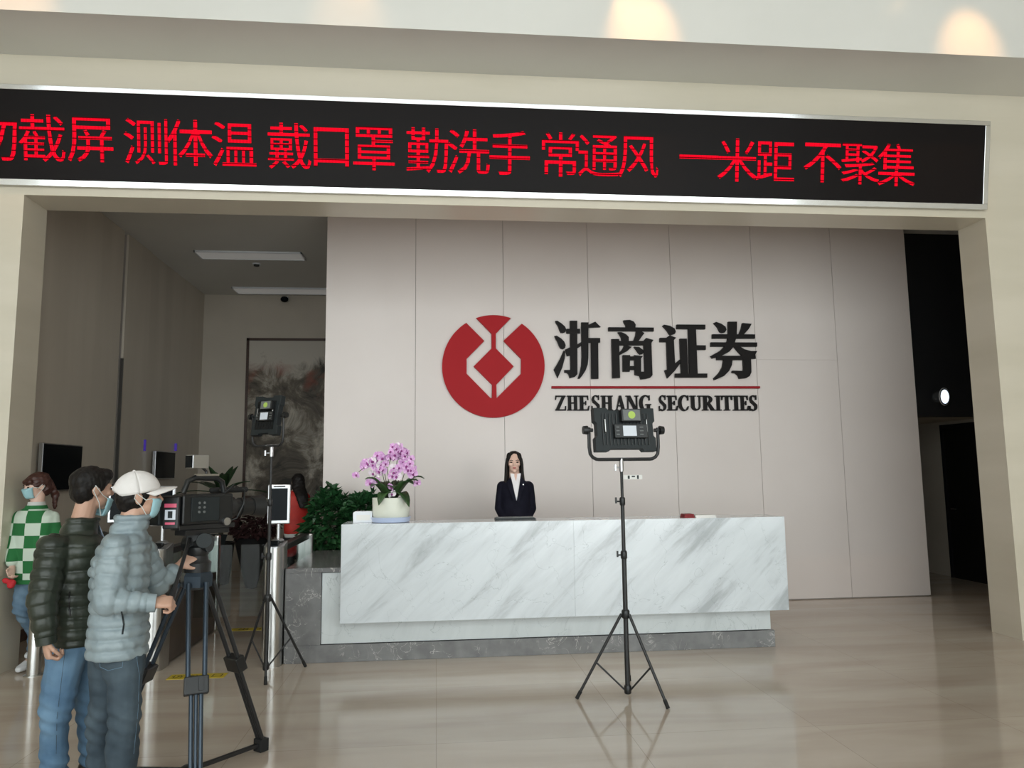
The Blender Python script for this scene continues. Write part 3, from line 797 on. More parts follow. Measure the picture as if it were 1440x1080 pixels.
leafs = [(-0.35, 0.25, 0.050, 0.17, 0.00), (0.25, 0.30, 0.052, 0.21, 0.02), (2.8, 0.20, 0.046, 0.18, 0.02), (3.5, 0.23, 0.050, 0.19, 0.00), (4.25, 0.20, 0.044, 0.11, 0.15), (5.45, 0.24, 0.050, 0.12, 0.18), (-0.7, 0.26, 0.050, 0.17, 0.03), (3.9, 0.22, 0.05, 0.15, 0.03), (4.9, 0.16, 0.045, 0.13, 0.02),
         (1.2, 0.20, 0.045, 0.17, 0.02), (2.1, 0.20, 0.045, 0.17, 0.03)]
for az, ln, wd, rs, dp in leafs:
    o = obj('leaf', MB().grid(strap(pb+V(0.03*math.cos(az), 0.03*math.sin(az), 0.19), az, ln, wd*1.3, rs, dp)), 'orchid_leaf', t, smooth=True, fix=False)
    md = o.modifiers.new('thick', 'SOLIDIFY'); md.thickness = 0.004
def blossom_mesh():
    mb = MB()
    for k, (a, ln, wd) in enumerate(((90, 0.030, 0.015), (218, 0.029, 0.014), (322, 0.029, 0.014), (0, 0.033, 0.026), (180, 0.033, 0.026))):
        a = math.radians(a); d = V(math.cos(a), 0, math.sin(a)); s = V(-math.sin(a), 0, math.cos(a))
        pts = [V(0, 0, 0)] + [d*ln*q + s*wd*w + V(0, -0.006*math.sin(q*3), 0) for q, w in ((0.35, -0.75), (0.7, -1), (1.0, -0.4), (1.0, 0.4), (0.7, 1), (0.35, 0.75))] + [d*ln*0.6+V(0, 0.004, 0)]
        mb.add(pts, [(0, 1, 7), (1, 2, 7), (2, 3, 7), (3, 4, 7), (4, 5, 7), (5, 6, 7), (6, 0, 7)])
    me = bpy.data.meshes.new('blossom'); me.from_pydata(mb.v, [], mb.f); me.update()
    return me
bl = blossom_mesh(); bl.materials.append(MATS['petal'])
bl2 = bl.copy(); bl2.materials.clear(); bl2.materials.append(MATS['petal_pale'])
lipm = bpy.data.meshes.new('lip'); m_ = MB().ell(V(0, -0.006, -0.004), V(1, 0, 0), V(0, 1, 0), V(0, 0, 1), 0.008, 0.009, 0.010, 8, 6); lipm.from_pydata(m_.v, [], m_.f); lipm.materials.append(MATS['blossom_lip'])
stems = [((-0.02, 0.0), (-0.10, 0.02, 0.50), (-0.29, -0.02, 0.44)), ((-0.01, -0.02), (-0.07, -0.03, 0.48), (-0.17, -0.06, 0.32)), ((0.0, 0.02), (-0.05, 0.03, 0.54), (-0.20, 0.0, 0.53)),
         ((0.02, 0.0), (0.06, 0.0, 0.64), (-0.02, -0.05, 0.50)), ((0.04, 0.01), (0.10, 0.02, 0.60), (0.17, -0.02, 0.50)), ((0.05, -0.01), (0.14, -0.02, 0.50), (0.21, -0.04, 0.34)), ((0.02, -0.03), (0.05, -0.05, 0.44), (0.02, -0.09, 0.26))]
ob_ = pb
for (bx, by), top, end in stems:
    p0 = ob_+V(bx, by, 0.18); p1 = ob_+V(*top); p2 = ob_+V(*end)
    pts = [p0 + (p1-p0)*q + V(0, 0, 0) for q in (0, 0.25, 0.5, 0.75)]
    for q in np.linspace(0, 1, 8):
        mid = p1*1.0 + V((p2-p1)[0]*0.3, (p2-p1)[1]*0.3, 0.05)
        pts.append((1-q)**2*p1 + 2*q*(1-q)*mid + q*q*p2)
    obj('stem', MB().tube(pts, 0.0035, 6), 'orchid_stem', t, smooth=True)
    n = 11
    for i in range(n):
        q = i/(n-1)
        p = pts[4+int(q*7)] + V(random.uniform(-0.035, 0.035), random.uniform(-0.035, 0.01), random.uniform(-0.035, 0.03))
        o = bpy.data.objects.new('blossom', bl2 if random.random() < 0.16 else bl); COL.objects.link(o); o.parent = t
        o.location = Vector(p-pb); s = random.uniform(1.05, 1.45); o.scale = (s, s, s)
        o.rotation_euler = (random.uniform(-0.5, 0.3), random.uniform(-0.5, 0.5), random.uniform(-0.8, 0.8))
        l = bpy.data.objects.new('lip', lipm); COL.objects.link(l); l.parent = o

# leafy shrubs between the desk's return and the logo wall
def leaf_mesh(name, mat, ln=0.082, wd=0.056):
    mb = MB(); pts = [V(0, 0, 0), V(-wd/2, ln*0.3, 0.006), V(-wd*0.42, ln*0.6, 0.004), V(0, ln, -0.010), V(wd*0.42, ln*0.6, 0.004), V(wd/2, ln*0.3, 0.006), V(0, ln*0.5, -0.006)]
    mb.add(pts, [(0, 6, 1), (1, 6, 2), (2, 6, 3), (3, 6, 4), (4, 6, 5), (5, 6, 0)])
    me = bpy.data.meshes.new(name); me.from_pydata(mb.v, [], mb.f); me.materials.append(MATS[mat]); return me
shl = leaf_mesh('shrub_leaf', 'shrub_leaf')
def rand_rot(out, jitter=0.6):
    """rotation whose local +Y points roughly along out, hanging a little"""
    d = unit(np.asarray(out)+rng.normal(0, jitter, 3)*0.6+V(0, 0, -0.15))
    n = unit(np.asarray(out)*0.6+V(0, 0, 0.8)+rng.normal(0, jitter, 3)*0.4)
    x = unit(np.cross(d, n)); z = np.cross(x, d)
    return np.array([x, d, z]).T
def foliage(t, centre, radii, nstuff, nsolo, lm, zmin, mat, root):
    mb = MB(); lv = np.array([v.co[:] for v in lm.vertices]); lf = [tuple(p.vertices) for p in lm.polygons]
    for i in range(nstuff+nsolo):
        u = unit(rng.normal(0, 1, 3))
        if i >= nstuff and (u[1] > 0.25 or u[2] < -0.2): u[1] = -abs(u[1]); u[2] = abs(u[2])
        rr = rng.uniform(0.72, 1.0) if i < nstuff else rng.uniform(0.95, 1.06)
        lump = 1+0.13*math.sin(u[0]*7+centre[0]*9)*math.cos(u[2]*6)
        p = np.asarray(centre)+u*np.asarray(radii)*rr*lump
        if p[2] < zmin: p[2] = zmin+rng.uniform(0, 0.08)
        M3 = rand_rot(u*V(1, 1, 0.7)); s = rng.uniform(0.8, 1.35)
        if i < nstuff: mb.add(p+(lv*s)@M3.T, lf)
        else:
            o = bpy.data.objects.new('leaf', lm); COL.objects.link(o); o.parent = t
            o.matrix_local = Matrix.Translation(Vector(p-root)) @ Matrix(M3.tolist()).to_4x4() @ Matrix.Scale(s, 4)
    f = obj('foliage', mb, mat, t, fix=False); f['kind'] = 'stuff'
for k, (x, y, h, rx, lab) in enumerate(((-1.22, 8.93, 1.46, 0.27, 'bushy green leafy shrub behind the return counter beside the picture hall'), (-0.83, 8.94, 1.41, 0.25, 'bushy green leafy shrub behind the orchid planter by the panelled wall'))):
    root = V(x, y, 0)
    t = thing('leafy_shrub', lab, 'shrub', root, group='green shrubs behind the desk')
    obj('pot', MB().lathe(root, [(0.12, 0), (0.15, 0.01), (0.19, 0.42), (0.175, 0.43), (0.165, 0.38), (0.001, 0.38)], 28), 'dark_pot', t, smooth=True)
    obj('stem', MB().tube([root+V(0, 0, 0.36), root+V(0.02, 0, 0.7), root+V(0, 0.01, 1.1)], [0.025, 0.018, 0.01]), 'orchid_stem', t)
    foliage(t, root+V(0, -0.02, 0.98), (rx, 0.20, h-0.98), 1500, 110, shl, 0.50, 'shrub_leaf', root)

# ================================================================== TURNSTILES
def turnstile(x, y0, length, lab, wings=()):
    root = V(x, y0, 0)
    t = thing('turnstile', lab, 'turnstile', root, group='steel turnstile cabinets of the entrance')
    w, hh = 0.085, 1.00
    secs = [(-w, 0.0)]
    outline = []
    for i in range(13):
        a = math.pi+math.pi*i/12; outline.append((x+w*math.cos(a), y0+w+w*math.sin(a)*1.0))
    outline += [(x+w, y0+length), (x-w, y0+length)]
    pr = MB(); n = len(outline)
    pr.add([V(a, b, 0.0) for a, b in outline]+[V(a, b, hh) for a, b in outline], [tuple(range(n-1, -1, -1)), tuple(range(n, 2*n))]+[(i, (i+1) % n, n+(i+1) % n, n+i) for i in range(n)])
    # split: bright steel column in front, dark panelled body behind
    col = MB(); outl = outline[:13]+[(x+w, y0+0.24), (x-w, y0+0.24)]; n = len(outl)
    col.add([V(a, b, 0.0) for a, b in outl]+[V(a, b, hh) for a, b in outl], [tuple(range(n-1, -1, -1)), tuple(range(n, 2*n))]+[(i, (i+1) % n, n+(i+1) % n, n+i) for i in range(n)])
    obj('end_column', col, 'steel', t, smooth=True)
    obj('body', MB().box((x-w+0.012, y0+0.24, 0.02), (x+w-0.012, y0+length-0.1, 0.62)), 'cabinet_side', t)
    obj('rear_column', MB().box((x-w, y0+length-0.1, 0), (x+w, y0+length, hh)), 'steel', t, bevel=0.02)
    obj('side_glass', MB().box((x-0.006, y0+0.24, 0.62), (x+0.006, y0+length-0.1, 0.94)), 'barrier_glass', t)
    obj('top_rail', MB().box((x-0.045, y0+0.2, 0.94), (x+0.045, y0+length, 1.0)), 'black_metal', t, bevel=0.008)
    obj('top_cap', MB().add([V(a, b, hh) for a, b in outl]+[V(a, b, hh+(0.012 if b < y0+0.15 else 0.045)) for a, b in outl], [tuple(range(n-1, -1, -1)), tuple(range(n, 2*n))]+[(i, (i+1) % n, n+(i+1) % n, n+i) for i in range(n)]), 'aluminium', t)
    rd = V(x, y0+0.09, hh+0.030); sl = unit(V(0, 0.12, 0.035)); up = unit(np.cross(V(1, 0, 0), sl))
    obj('card_reader', MB().obox(rd, V(1, 0, 0), sl, up, 0.042, 0.045, 0.012), 'screen_black', t, bevel=0.003)
    for (dx, yy) in wings:
        obj('glass_wing', MB().box((x+math.copysign(0.06, dx), yy-0.005, 0.28), (x+dx, yy+0.005, 0.96)), 'barrier_glass', t)
    return t
turnstile(-1.415, 6.80, 1.75, 'steel turnstile cabinet beside the grey end of the reception desk', [(-0.48, 7.7)])
turnstile(-2.40, 6.80, 1.75, 'steel turnstile cabinet behind the video camera tripod', [(0.42, 7.7), (-0.42, 7.7)])
t = thing('barrier_post', 'slim round steel barrier post in front of the woman in checks', 'post', (-3.335, 6.86, 0))
pp = V(-3.335, 6.86, 0)
obj('post', MB().lathe(pp, [(0.052, 0.0), (0.052, 0.98), (0.045, 1.0), (0.001, 1.0)], 28), 'steel', t, smooth=True)
obj('foot_ring', MB().lathe(pp, [(0.075, 0.0), (0.075, 0.008), (0.053, 0.012)], 28), 'steel', t, smooth=True)
obj('glass_wing', MB().box((-3.283, 6.855, 0.28), (-2.90, 6.865, 0.94)), 'barrier_glass', t)
def terminal(x, lab, rz=0.0, y=6.97):
    base = V(x, y, 1.045)
    t = thing('face_scan_terminal', lab, 'terminal', base, group='face scan terminals on the turnstiles')
    obj('foot', MB().lathe(base, [(0.05, 0), (0.052, 0.012), (0.036, 0.022), (0.022, 0.024)], 24), 'aluminium', t, smooth=True)
    obj('pole', MB().cyl(base+V(0, 0, 0.02), base+V(0, 0, 0.16), 0.017), 'aluminium', t, smooth=True)
    c = base+V(0, -0.005, 0.325); xx = V(math.cos(rz), math.sin(rz), 0); yy = V(-math.sin(rz), math.cos(rz), 0); zz = V(0, 0, 1)
    obj('case', MB().obox(c, xx, yy, zz, 0.098, 0.022, 0.175), 'aluminium', t, bevel=0.010)
    obj('screen', MB().obox(c-yy*0.0225, xx, yy, zz, 0.072, 0.002, 0.142), 'screen_black', t)
    obj('lamp_strip', MB().obox(c-yy*0.0225+zz*0.158, xx, yy, zz, 0.05, 0.0025, 0.006), 'black_plastic', t)
terminal(-1.405, 'face scan terminal on the turnstile next to the desk', 0.25, 7.0)
terminal(-2.40, 'face scan terminal behind the cap of the cameraman', 0.25, 7.0)
tp = V(-3.02, 7.62, 0)
t = thing('terminal_pedestal', 'slim steel pedestal behind the man in the green jacket', 'pedestal', tp)
obj('post', MB().lathe(tp, [(0.06, 0), (0.06, 1.04), (0.05, 1.045), (0.001, 1.045)], 24), 'steel', t, smooth=True)
obj('base_plate', MB().lathe(tp, [(0.16, 0), (0.16, 0.01), (0.06, 0.014)], 28), 'steel', t, smooth=True)
terminal(-3.02, 'face scan terminal behind the man in the green jacket', 0.25, 7.62)

def sticker(p0, p1, hw, txt, lab, ys=1.0):
    """flat floor sticker between two floor points"""
    d = unit(p1-p0); n = V(-d[1], d[0], 0); c = (p0+p1)/2; L = np.linalg.norm(p1-p0)/2
    t = thing('floor_sticker', lab, 'floor sticker', c)
    obj('sheet', MB().obox(c+V(0, 0, 0.0015), d, n, V(0, 0, 1), L, hw, 0.0013), 'yellow_sticker', t)
    k = len(txt); step = 2*L/(k+0.3)
    for i, ch in enumerate(txt):
        place_glyph(ch, min(hw*1.7, step), c+d*(i-(k-1)/2)*step+V(0, 0, 0.0036), d, n, name='character', mat='sticker_ink', parent=t)
a, b = PZ(229, 955), PZ(321, 944); a[1] = b[1] = 6.62
sticker(V(-2.17, 6.62, 0), V(-1.72, 6.62, 0), 0.075, '访客入口', 'yellow floor sticker with black characters in front of the turnstile gap')
sticker(V(-2.18, 8.52, 0), V(-1.70, 8.52, 0), 0.07, '出口', 'yellow floor sticker deeper in the hall past the turnstiles')

# ================================================================== HALL FURNISHINGS
def wall_tv(y0, y1, z0, z1, lab):
    t = thing('wall_screen', lab, 'screen', (HX, (y0+y1)/2, z0), group='black screens on the left hall wall')
    obj('bracket', MB().box((HX, (y0+y1)/2-0.12, (z0+z1)/2-0.1), (HX+0.03, (y0+y1)/2+0.12, (z0+z1)/2+0.1)), 'black_metal', t)
    obj('case', MB().box((HX+0.03, y0, z0), (HX+0.075, y1, z1)), 'aluminium', t, bevel=0.004)
    obj('panel', MB().box((HX+0.070, y0+0.012, z0+0.012), (HX+0.078, y1-0.012, z1-0.012)), 'screen_black', t)
wall_tv(8.30, 9.18, 1.49, 1.995, 'black flat screen on the hall wall above the woman in checks')
wall_tv(11.48, 12.31, 1.60, 2.01, 'black flat screen on the hall wall deeper in behind the cap')
t = thing('picture', 'large dark framed ink landscape on the far hall wall', 'picture', (-2.0, HY, 1.25))
px0, px1, pz0, pz1 = -3.40, -0.5, 1.24, 4.10
pc = V((px0+px1)/2, HY-0.03, (pz0+pz1)/2)
cv = obj('canvas', MB().box((px0+0.03, HY-0.03, pz0+0.03), (px1-0.03, HY-0.004, pz1-0.03)), 'ink_landscape', t)
cv.data.transform(Matrix.Translation(Vector((0, 0, -(pc[2]-1.25))))); cv.location.z += pc[2]-1.25
for a in (((px0, pz0), (px0+0.045, pz1)), ((px1-0.045, pz0), (px1, pz1)), ((px0, pz0), (px1, pz0+0.045)), ((px0, pz1-0.045), (px1, pz1))):
    obj('frame_bar', MB().box((a[0][0], HY-0.05, a[0][1]), (a[1][0], HY-0.001, a[1][1])), 'dark_wood', t)
for k, (x0, x1, y0, y1, lab) in enumerate(((-3.52, -1.98, 11.04, 11.42, 'long white ceiling lamp panel, the nearer one to the turnstiles'), (-3.55, -1.90, 13.20, 13.62, 'long white ceiling lamp panel next to the far hall wall'))):
    t = thing('ceiling_lamp', lab, 'ceiling lamp', ((x0+x1)/2, (y0+y1)/2, ZC-0.03))
    obj('frame', MB().box((x0, y0, ZC-0.025), (x1, y0+0.02, ZC)).box((x0, y1-0.02, ZC-0.025), (x1, y1, ZC)).box((x0, y0, ZC-0.025), (x0+0.02, y1, ZC)).box((x1-0.02, y0, ZC-0.025), (x1, y1, ZC)), 'white_plastic', t)
    obj('diffuser', MB().box((x0+0.02, y0+0.02, ZC-0.018), (x1-0.02, y1-0.02, ZC-0.004)), 'lamp_diffuser', t)
p = V(-2.78, 11.70, ZC)
t = thing('smoke_detector', 'small round smoke detector on the hall ceiling between the lamps', 'smoke detector', p)
obj('base', MB().lathe(p, [(0.001, -0.001), (0.06, -0.001), (0.06, -0.02), (0.001, -0.02)], 20), 'white_plastic', t, smooth=True)
obj('sensor', MB().lathe(p, [(0.045, -0.02), (0.04, -0.04), (0.001, -0.045)], 20), 'charcoal_plastic', t, smooth=True)
p = V(-2.74, HY-0.12, 4.80)
t = thing('security_camera', 'small dark dome camera high on the far hall wall', 'security camera', p)
obj('bracket', MB().box(p+V(-0.05, 0.04, 0), p+V(0.05, 0.12, 0.06)), 'white_plastic', t)
obj('dome', MB().ell(p+V(0, 0, 0.0), V(1, 0, 0), V(0, 1, 0), V(0, 0, 1), 0.07, 0.07, 0.055), 'screen_black', t, smooth=True)

# plants of the hall
def palm(root, h, lab):
    t = thing('potted_palm', lab, 'palm', root)
    obj('pot', MB().lathe(root, [(0.13, 0), (0.15, 0.01), (0.22, 0.62), (0.20, 0.63), (0.19, 0.57), (0.001, 0.57)], 24), 'dark_pot', t, smooth=True)
    obj('trunk', MB().tube([root+V(0, 0, 0.55), root+V(0.02, 0, 0.9), root+V(0, 0, h-0.55)], [0.04, 0.035, 0.03]), 'orchid_stem', t)
    for k in range(13):
        az = k*2.4; el = 0.35+0.8*(k % 4)/3
        rows = []; b0 = root+V(0, 0, h-0.6)
        d = V(math.cos(az)*math.cos(el), math.sin(az)*math.cos(el), math.sin(el)); s = V(-math.sin(az), math.cos(az), 0)
        for i in range(7):
            q = i/6; c = b0+d*0.72*q+V(0, 0, -0.22*q*q); w = 0.065*math.sin(math.pi*(0.1+0.88*q))
            rows.append([c-s*w, c+V(0, 0, -0.01), c+s*w])
        o = obj('frond', MB().grid(rows), 'dark_leaf', t, smooth=True, fix=False)
        md = o.modifiers.new('thick', 'SOLIDIFY'); md.thickness = 0.004
palm(V(-3.30, 12.1, 0), 1.95, 'dark green potted palm at the back of the hall beside the picture')
pl_ = leaf_mesh('plum_leaf', 'plum_leaf', 0.10, 0.06)
root = V(-2.70, 11.6, 0)
t = thing('potted_shrub', 'dark reddish shrub in a tall tapered pot in the hall', 'shrub', root)
obj('pot', MB().lathe(root, [(0.06, 0), (0.08, 0.01), (0.26, 0.72), (0.24, 0.73), (0.22, 0.66), (0.001, 0.66)], 28), 'dark_pot', t, smooth=True)
obj('stem', MB().tube([root+V(0, 0, 0.64), root+V(0, 0, 0.8), root+V(0.02, 0, 1.0)], 0.02), 'orchid_stem', t)
foliage(t, root+V(0, 0, 0.93), (0.33, 0.30, 0.26), 700, 40, pl_, 0.70, 'plum_leaf', root)
root = V(-3.10, 11.0, 0)
t = thing('tapered_planter', 'tall grey inverted cone planter standing before the dark shrub', 'planter', root)
obj('cone', MB().lathe(root+V(0, 0, 0.10), [(0.025, 0), (0.20, 0.72), (0.18, 0.72), (0.165, 0.66), (0.001, 0.66)], 4), 'charcoal_plastic', t)
obj('foot', MB().lathe(root, [(0.12, 0), (0.12, 0.015), (0.03, 0.02), (0.025, 0.13)], 24), 'steel', t, smooth=True)
for k, yy in enumerate((11.25, 12.55)):
    tag(settle(obj('accent_lamp', MB().box((HX-0.02, yy-0.015, 2.0 if k == 0 else 2.04), (HX+0.012, yy+0.015, 2.16)), 'violet_lamp')), 'small upright violet lamp strip beside the deeper wall screen', 'lamp', 'violet lamp strips on the hall wall')

# cold spotlight on the dark bulkhead
sp = PY(1323, 558, 9.50)
t = thing('spotlight', 'round cold white spotlight on the black bulkhead above the corridor', 'spotlight', sp)
ax = unit(V(0.40, -0.91, -0.05)); xx, yy, _ = frame_of(ax)
obj('bracket', MB().box((sp[0]-0.03, sp[1]+0.02, sp[2]-0.02), (sp[0]+0.03, 9.62, sp[2]+0.02)), 'black_metal', t)
obj('housing', MB().cyl(sp-ax*0.07, sp+ax*0.05, 0.08, 0.120, 28), 'chrome', t, smooth=True)
obj('inner_ring', MB().cyl(sp+ax*0.048, sp+ax*0.056, 0.112, 0.108, 28), 'black_plastic', t, smooth=True)
obj('bezel', MB().cyl(sp+ax*0.046, sp+ax*0.0515, 0.121, 0.119, 28), 'white_plastic', t, smooth=True)
obj('lens', MB().cyl(sp+ax*0.055, sp+ax*0.062, 0.096, 0.085, 28), 'cold_lens', t, smooth=True)

# ================================================================== VIDEO LIGHTS
def light_stand(base, feet, hub_z, brace_z, top_z, lab, knob_z, s=1.0, tagz=None):
    t = thing('light_stand', lab, 'light stand', base)
    obj('lower_column', MB().cyl(base+V(0, 0, 0.055), base+V(0, 0, hub_z+0.42*s), 0.0175), 'black_metal', t, smooth=True)
    obj('middle_column', MB().cyl(base+V(0, 0, hub_z+0.38*s), base+V(0, 0, knob_z+0.01), 0.0140), 'black_metal', t, smooth=True)
    obj('upper_column', MB().cyl(base+V(0, 0, knob_z-0.02), base+V(0, 0, top_z), 0.0110), 'black_metal', t, smooth=True)
    for z, r in ((hub_z, 0.030), (hub_z+0.42*s, 0.024), (knob_z, 0.021), (0.075, 0.026)):
        obj('collar', MB().lathe(base+V(0, 0, z-0.03), [(r*0.8, 0), (r, 0.008), (r, 0.05), (r*0.8, 0.06)], 16), 'black_plastic', t, smooth=True)
    for z in (hub_z+0.42*s, knob_z):
        obj('clamp_knob', MB().cyl(base+V(0, 0, z), base+V(-0.045, -0.01, z), 0.006).obox(base+V(-0.05, -0.01, z+0.008), V(1, 0, 0), V(0, 1, 0), V(0, 0, 1), 0.006, 0.006, 0.022), 'black_plastic', t)
    for f in feet:
        d = unit(V(f[0]-base[0], f[1]-base[1], 0)); hp_ = base+d*0.03+V(0, 0, hub_z); fp = V(f[0], f[1], 0.012)
        lg = obj('leg', MB().cyl(hp_, fp, 0.0105, n=12), 'black_metal', t, smooth=True)
        obj('rubber_foot', MB().cyl(fp-unit(hp_-fp)*0.010, fp+unit(hp_-fp)*0.05, 0.0135, n=12), 'rubber', lg, smooth=True)
        q = 0.42; jp = fp+(hp_-fp)*q
        obj('brace', MB().cyl(base+d*0.025+V(0, 0, 0.075), jp, 0.0065, n=10), 'black_metal', t, smooth=True)
    if tagz:
        obj('label_tag', MB().box(base+V(0.011, -0.003, tagz-0.016), base+V(0.155, 0.0, tagz+0.016)), 'paper', t)
        obj('tag_print', MB().box(base+V(0.045, -0.0045, tagz-0.012), base+V(0.06, -0.003, tagz+0.012)).box(base+V(0.115, -0.0045, tagz-0.014), base+V(0.128, -0.003, tagz+0.014)).box(base+V(0.075, -0.0045, tagz+0.0), base+V(0.10, -0.003, tagz+0.010)), 'charcoal_plastic', t)
    return t
sb = V(1.365, 5.50, 0)
feet1 = [PZ(812, 983), PZ(939, 997), V(1.50, 5.98, 0)]
light_stand(sb, feet1, 0.60, 0.1, 1.69, 'black light stand in front of the reception desk carrying the big LED panel', PY(870, 705, 5.5)[2], tagz=PY(890, 671, 5.5)[2])
s2 = V(-1.39, 6.56, 0)
light_stand(s2, [PZ(429, 938), PZ(340, 944), V(-1.33, 6.28, 0)], 0.62, 0.1, 1.86, 'black light stand standing next to the turnstile and the desk end', 1.40, 0.8)

def led_panel(c, w, h, aim, lab, spigot_top, s=1.0, on=14.0):
    """bi-colour LED panel in a U yoke; its back faces the lobby"""
    fz = unit(aim); xx = unit(np.cross(fz, V(0, 0, 1))); uu = np.cross(xx, fz)     # xx to the right seen from behind
    t = thing('led_light_panel', lab, 'video light', spigot_top)
    cut = 0.028*s
    prof = []
    # front view outline with ears at the corners
    for sx, sy in ((-1, -1), (1, -1), (1, 1), (-1, 1)):
        pass
    hw, hh, e = w/2, h/2, 0.040*s
    outl = [(-hw, -hh), (-hw+0.10*s, -hh), (-hw+0.115*s, -hh+0.018*s), (hw-0.115*s, -hh+0.018*s), (hw-0.10*s, -hh), (hw, -hh), (hw, -hh+0.10*s), (hw-0.016*s, -hh+0.115*s), (hw-0.016*s, hh-0.115*s), (hw, hh-0.10*s), (hw, hh),
            (hw-0.10*s, hh), (hw-0.115*s, hh-0.018*s), (-hw+0.115*s, hh-0.018*s), (-hw+0.10*s, hh), (-hw, hh), (-hw, hh-0.10*s), (-hw+0.016*s, hh-0.115*s), (-hw+0.016*s, -hh+0.115*s), (-hw, -hh+0.10*s)]
    obj('body', MB().prism([c-fz*0.035*s+xx*a+uu*b for a, b in outl], fz*0.07*s), 'charcoal_plastic', t, bevel=0.004)
    obj('diffuser', MB().obox(c+fz*0.037*s, xx, uu, fz, hw-0.03*s, hh-0.03*s, 0.002), 'panel_diffuser' if on else 'lamp_diffuser', t)
    fins = MB()
    for i in range(14):
        fins.obox(c-fz*0.038*s+xx*(-hw+0.06*s+i*(w-0.12*s)/13), xx, uu, fz, 0.0035*s, hh*0.72, 0.006*s)
    obj('cooling_fins', fins, 'black_plastic', t)
    bt = obj('control_box', MB().obox(c-fz*0.055*s-uu*0.018*s+xx*0.03*s, xx, uu, fz, w*0.27, 0.052*s, 0.022*s), 'black_plastic', t, bevel=0.004)
    obj('display', MB().obox(c-fz*0.0775*s-uu*0.018*s+xx*0.018*s, xx, uu, fz, 0.052*s, 0.038*s, 0.0012), 'lcd', bt)
    for i in (-1, 0, 1):
        obj('button', MB().obox(c-fz*0.078*s-uu*(0.018*s-0.027*s*i)+xx*0.11*s, xx, uu, fz, 0.014*s, 0.004*s, 0.002), 'grey_label', bt)
        obj('button', MB().obox(c-fz*0.078*s-uu*(0.018*s-0.027*s*i)-xx*0.075*s, xx, uu, fz, 0.012*s, 0.004*s, 0.002), 'grey_label', bt)
    bb = obj('battery', MB().obox(c-fz*0.062*s+uu*0.098*s+xx*0.035*s, xx, uu, fz, 0.078*s, 0.048*s, 0.030*s), 'black_plastic', t, bevel=0.006)
    obj('battery_label', MB().obox(c-fz*0.0925*s+uu*0.098*s+xx*0.035*s, xx, uu, fz, 0.066*s, 0.040*s, 0.001), 'grey_label', bb)
    obj('round_mark', MB().cyl(c-fz*0.0935*s+uu*0.098*s+xx*0.035*s, c-fz*0.0955*s+uu*0.098*s+xx*0.035*s, 0.028*s, n=24), 'green_label', bb)
    for sx in (-1, 1):
        obj('grip_bar', MB().tube([c-fz*0.035*s+xx*sx*(hw-0.075*s)+uu*0.075*s, c-fz*0.055*s+xx*sx*(hw-0.075*s)+uu*0.07*s, c-fz*0.055*s+xx*sx*(hw-0.075*s)-uu*0.02*s, c-fz*0.035*s+xx*sx*(hw-0.075*s)-uu*0.025*s], 0.005*s, 6), 'zip_metal', t)
    # yoke
    z0 = spigot_top[2]+0.015
    side = unit(V(xx[0], xx[1], 0)); yk = []
    yw = hw+0.035*s
    for q in np.linspace(0, 1, 3): yk.append(c-side*yw+V(0, 0, 0.02*s-q*(c[2]-z0-0.07*s)))
    for a in (25, 50, 75, 90): yk.append(V(c[0], c[1], z0)-side*(yw-0.07*s)+V(0, 0, 0.07*s)+(-side*math.cos(math.radians(a))-V(0, 0, 1)*math.sin(math.radians(a)))*0.07*s)
    for a in (90, 75, 50, 25): yk.append(V(c[0], c[1], z0)+side*(yw-0.07*s)+V(0, 0, 0.07*s)+(side*math.cos(math.radians(a))-V(0, 0, 1)*math.sin(math.radians(a)))*0.07*s)
    for q in np.linspace(1, 0, 3): yk.append(c+side*yw+V(0, 0, 0.02*s-q*(c[2]-z0-0.07*s)))
    obj('yoke', MB().tube(yk, 0.013*s, 8), 'black_metal', t, smooth=True)
    for sx in (-1, 1):
        obj('yoke_knob', MB().cyl(c+side*sx*(yw-0.03*s), c+side*sx*(yw+0.028*s), 0.014*s).cyl(c+side*sx*(yw+0.012*s), c+side*sx*(yw+0.045*s), 0.034*s, 0.030*s, 12), 'black_plastic', t, smooth=True)
    obj('spigot', MB().cyl(spigot_top-V(0, 0, 0.075), spigot_top+V(0, 0, 0.02), 0.0165).cyl(spigot_top-V(0, 0, 0.045), spigot_top+V(-0.045, -0.01, -0.045), 0.005).obox(spigot_top+V(-0.048, -0.01, -0.045), V(1, 0, 0), V(0, 1, 0), V(0, 0, 1), 0.005, 0.006, 0.022), 'aluminium', t, smooth=True)
    return t
pc = (PY(877, 605, 5.5))
led_panel(pc, 0.475, 0.325, V(-0.12, 0.98, -0.12), 'large black LED video light panel on the stand in front of the desk', V(sb[0], sb[1], 1.70))
pc2 = PY(377, 585, 6.56)
led_panel(pc2, 0.29, 0.34, V(0.52, 0.83, -0.15), 'dark LED video light panel on the stand by the turnstile', V(s2[0], s2[1], 1.86), 0.8)

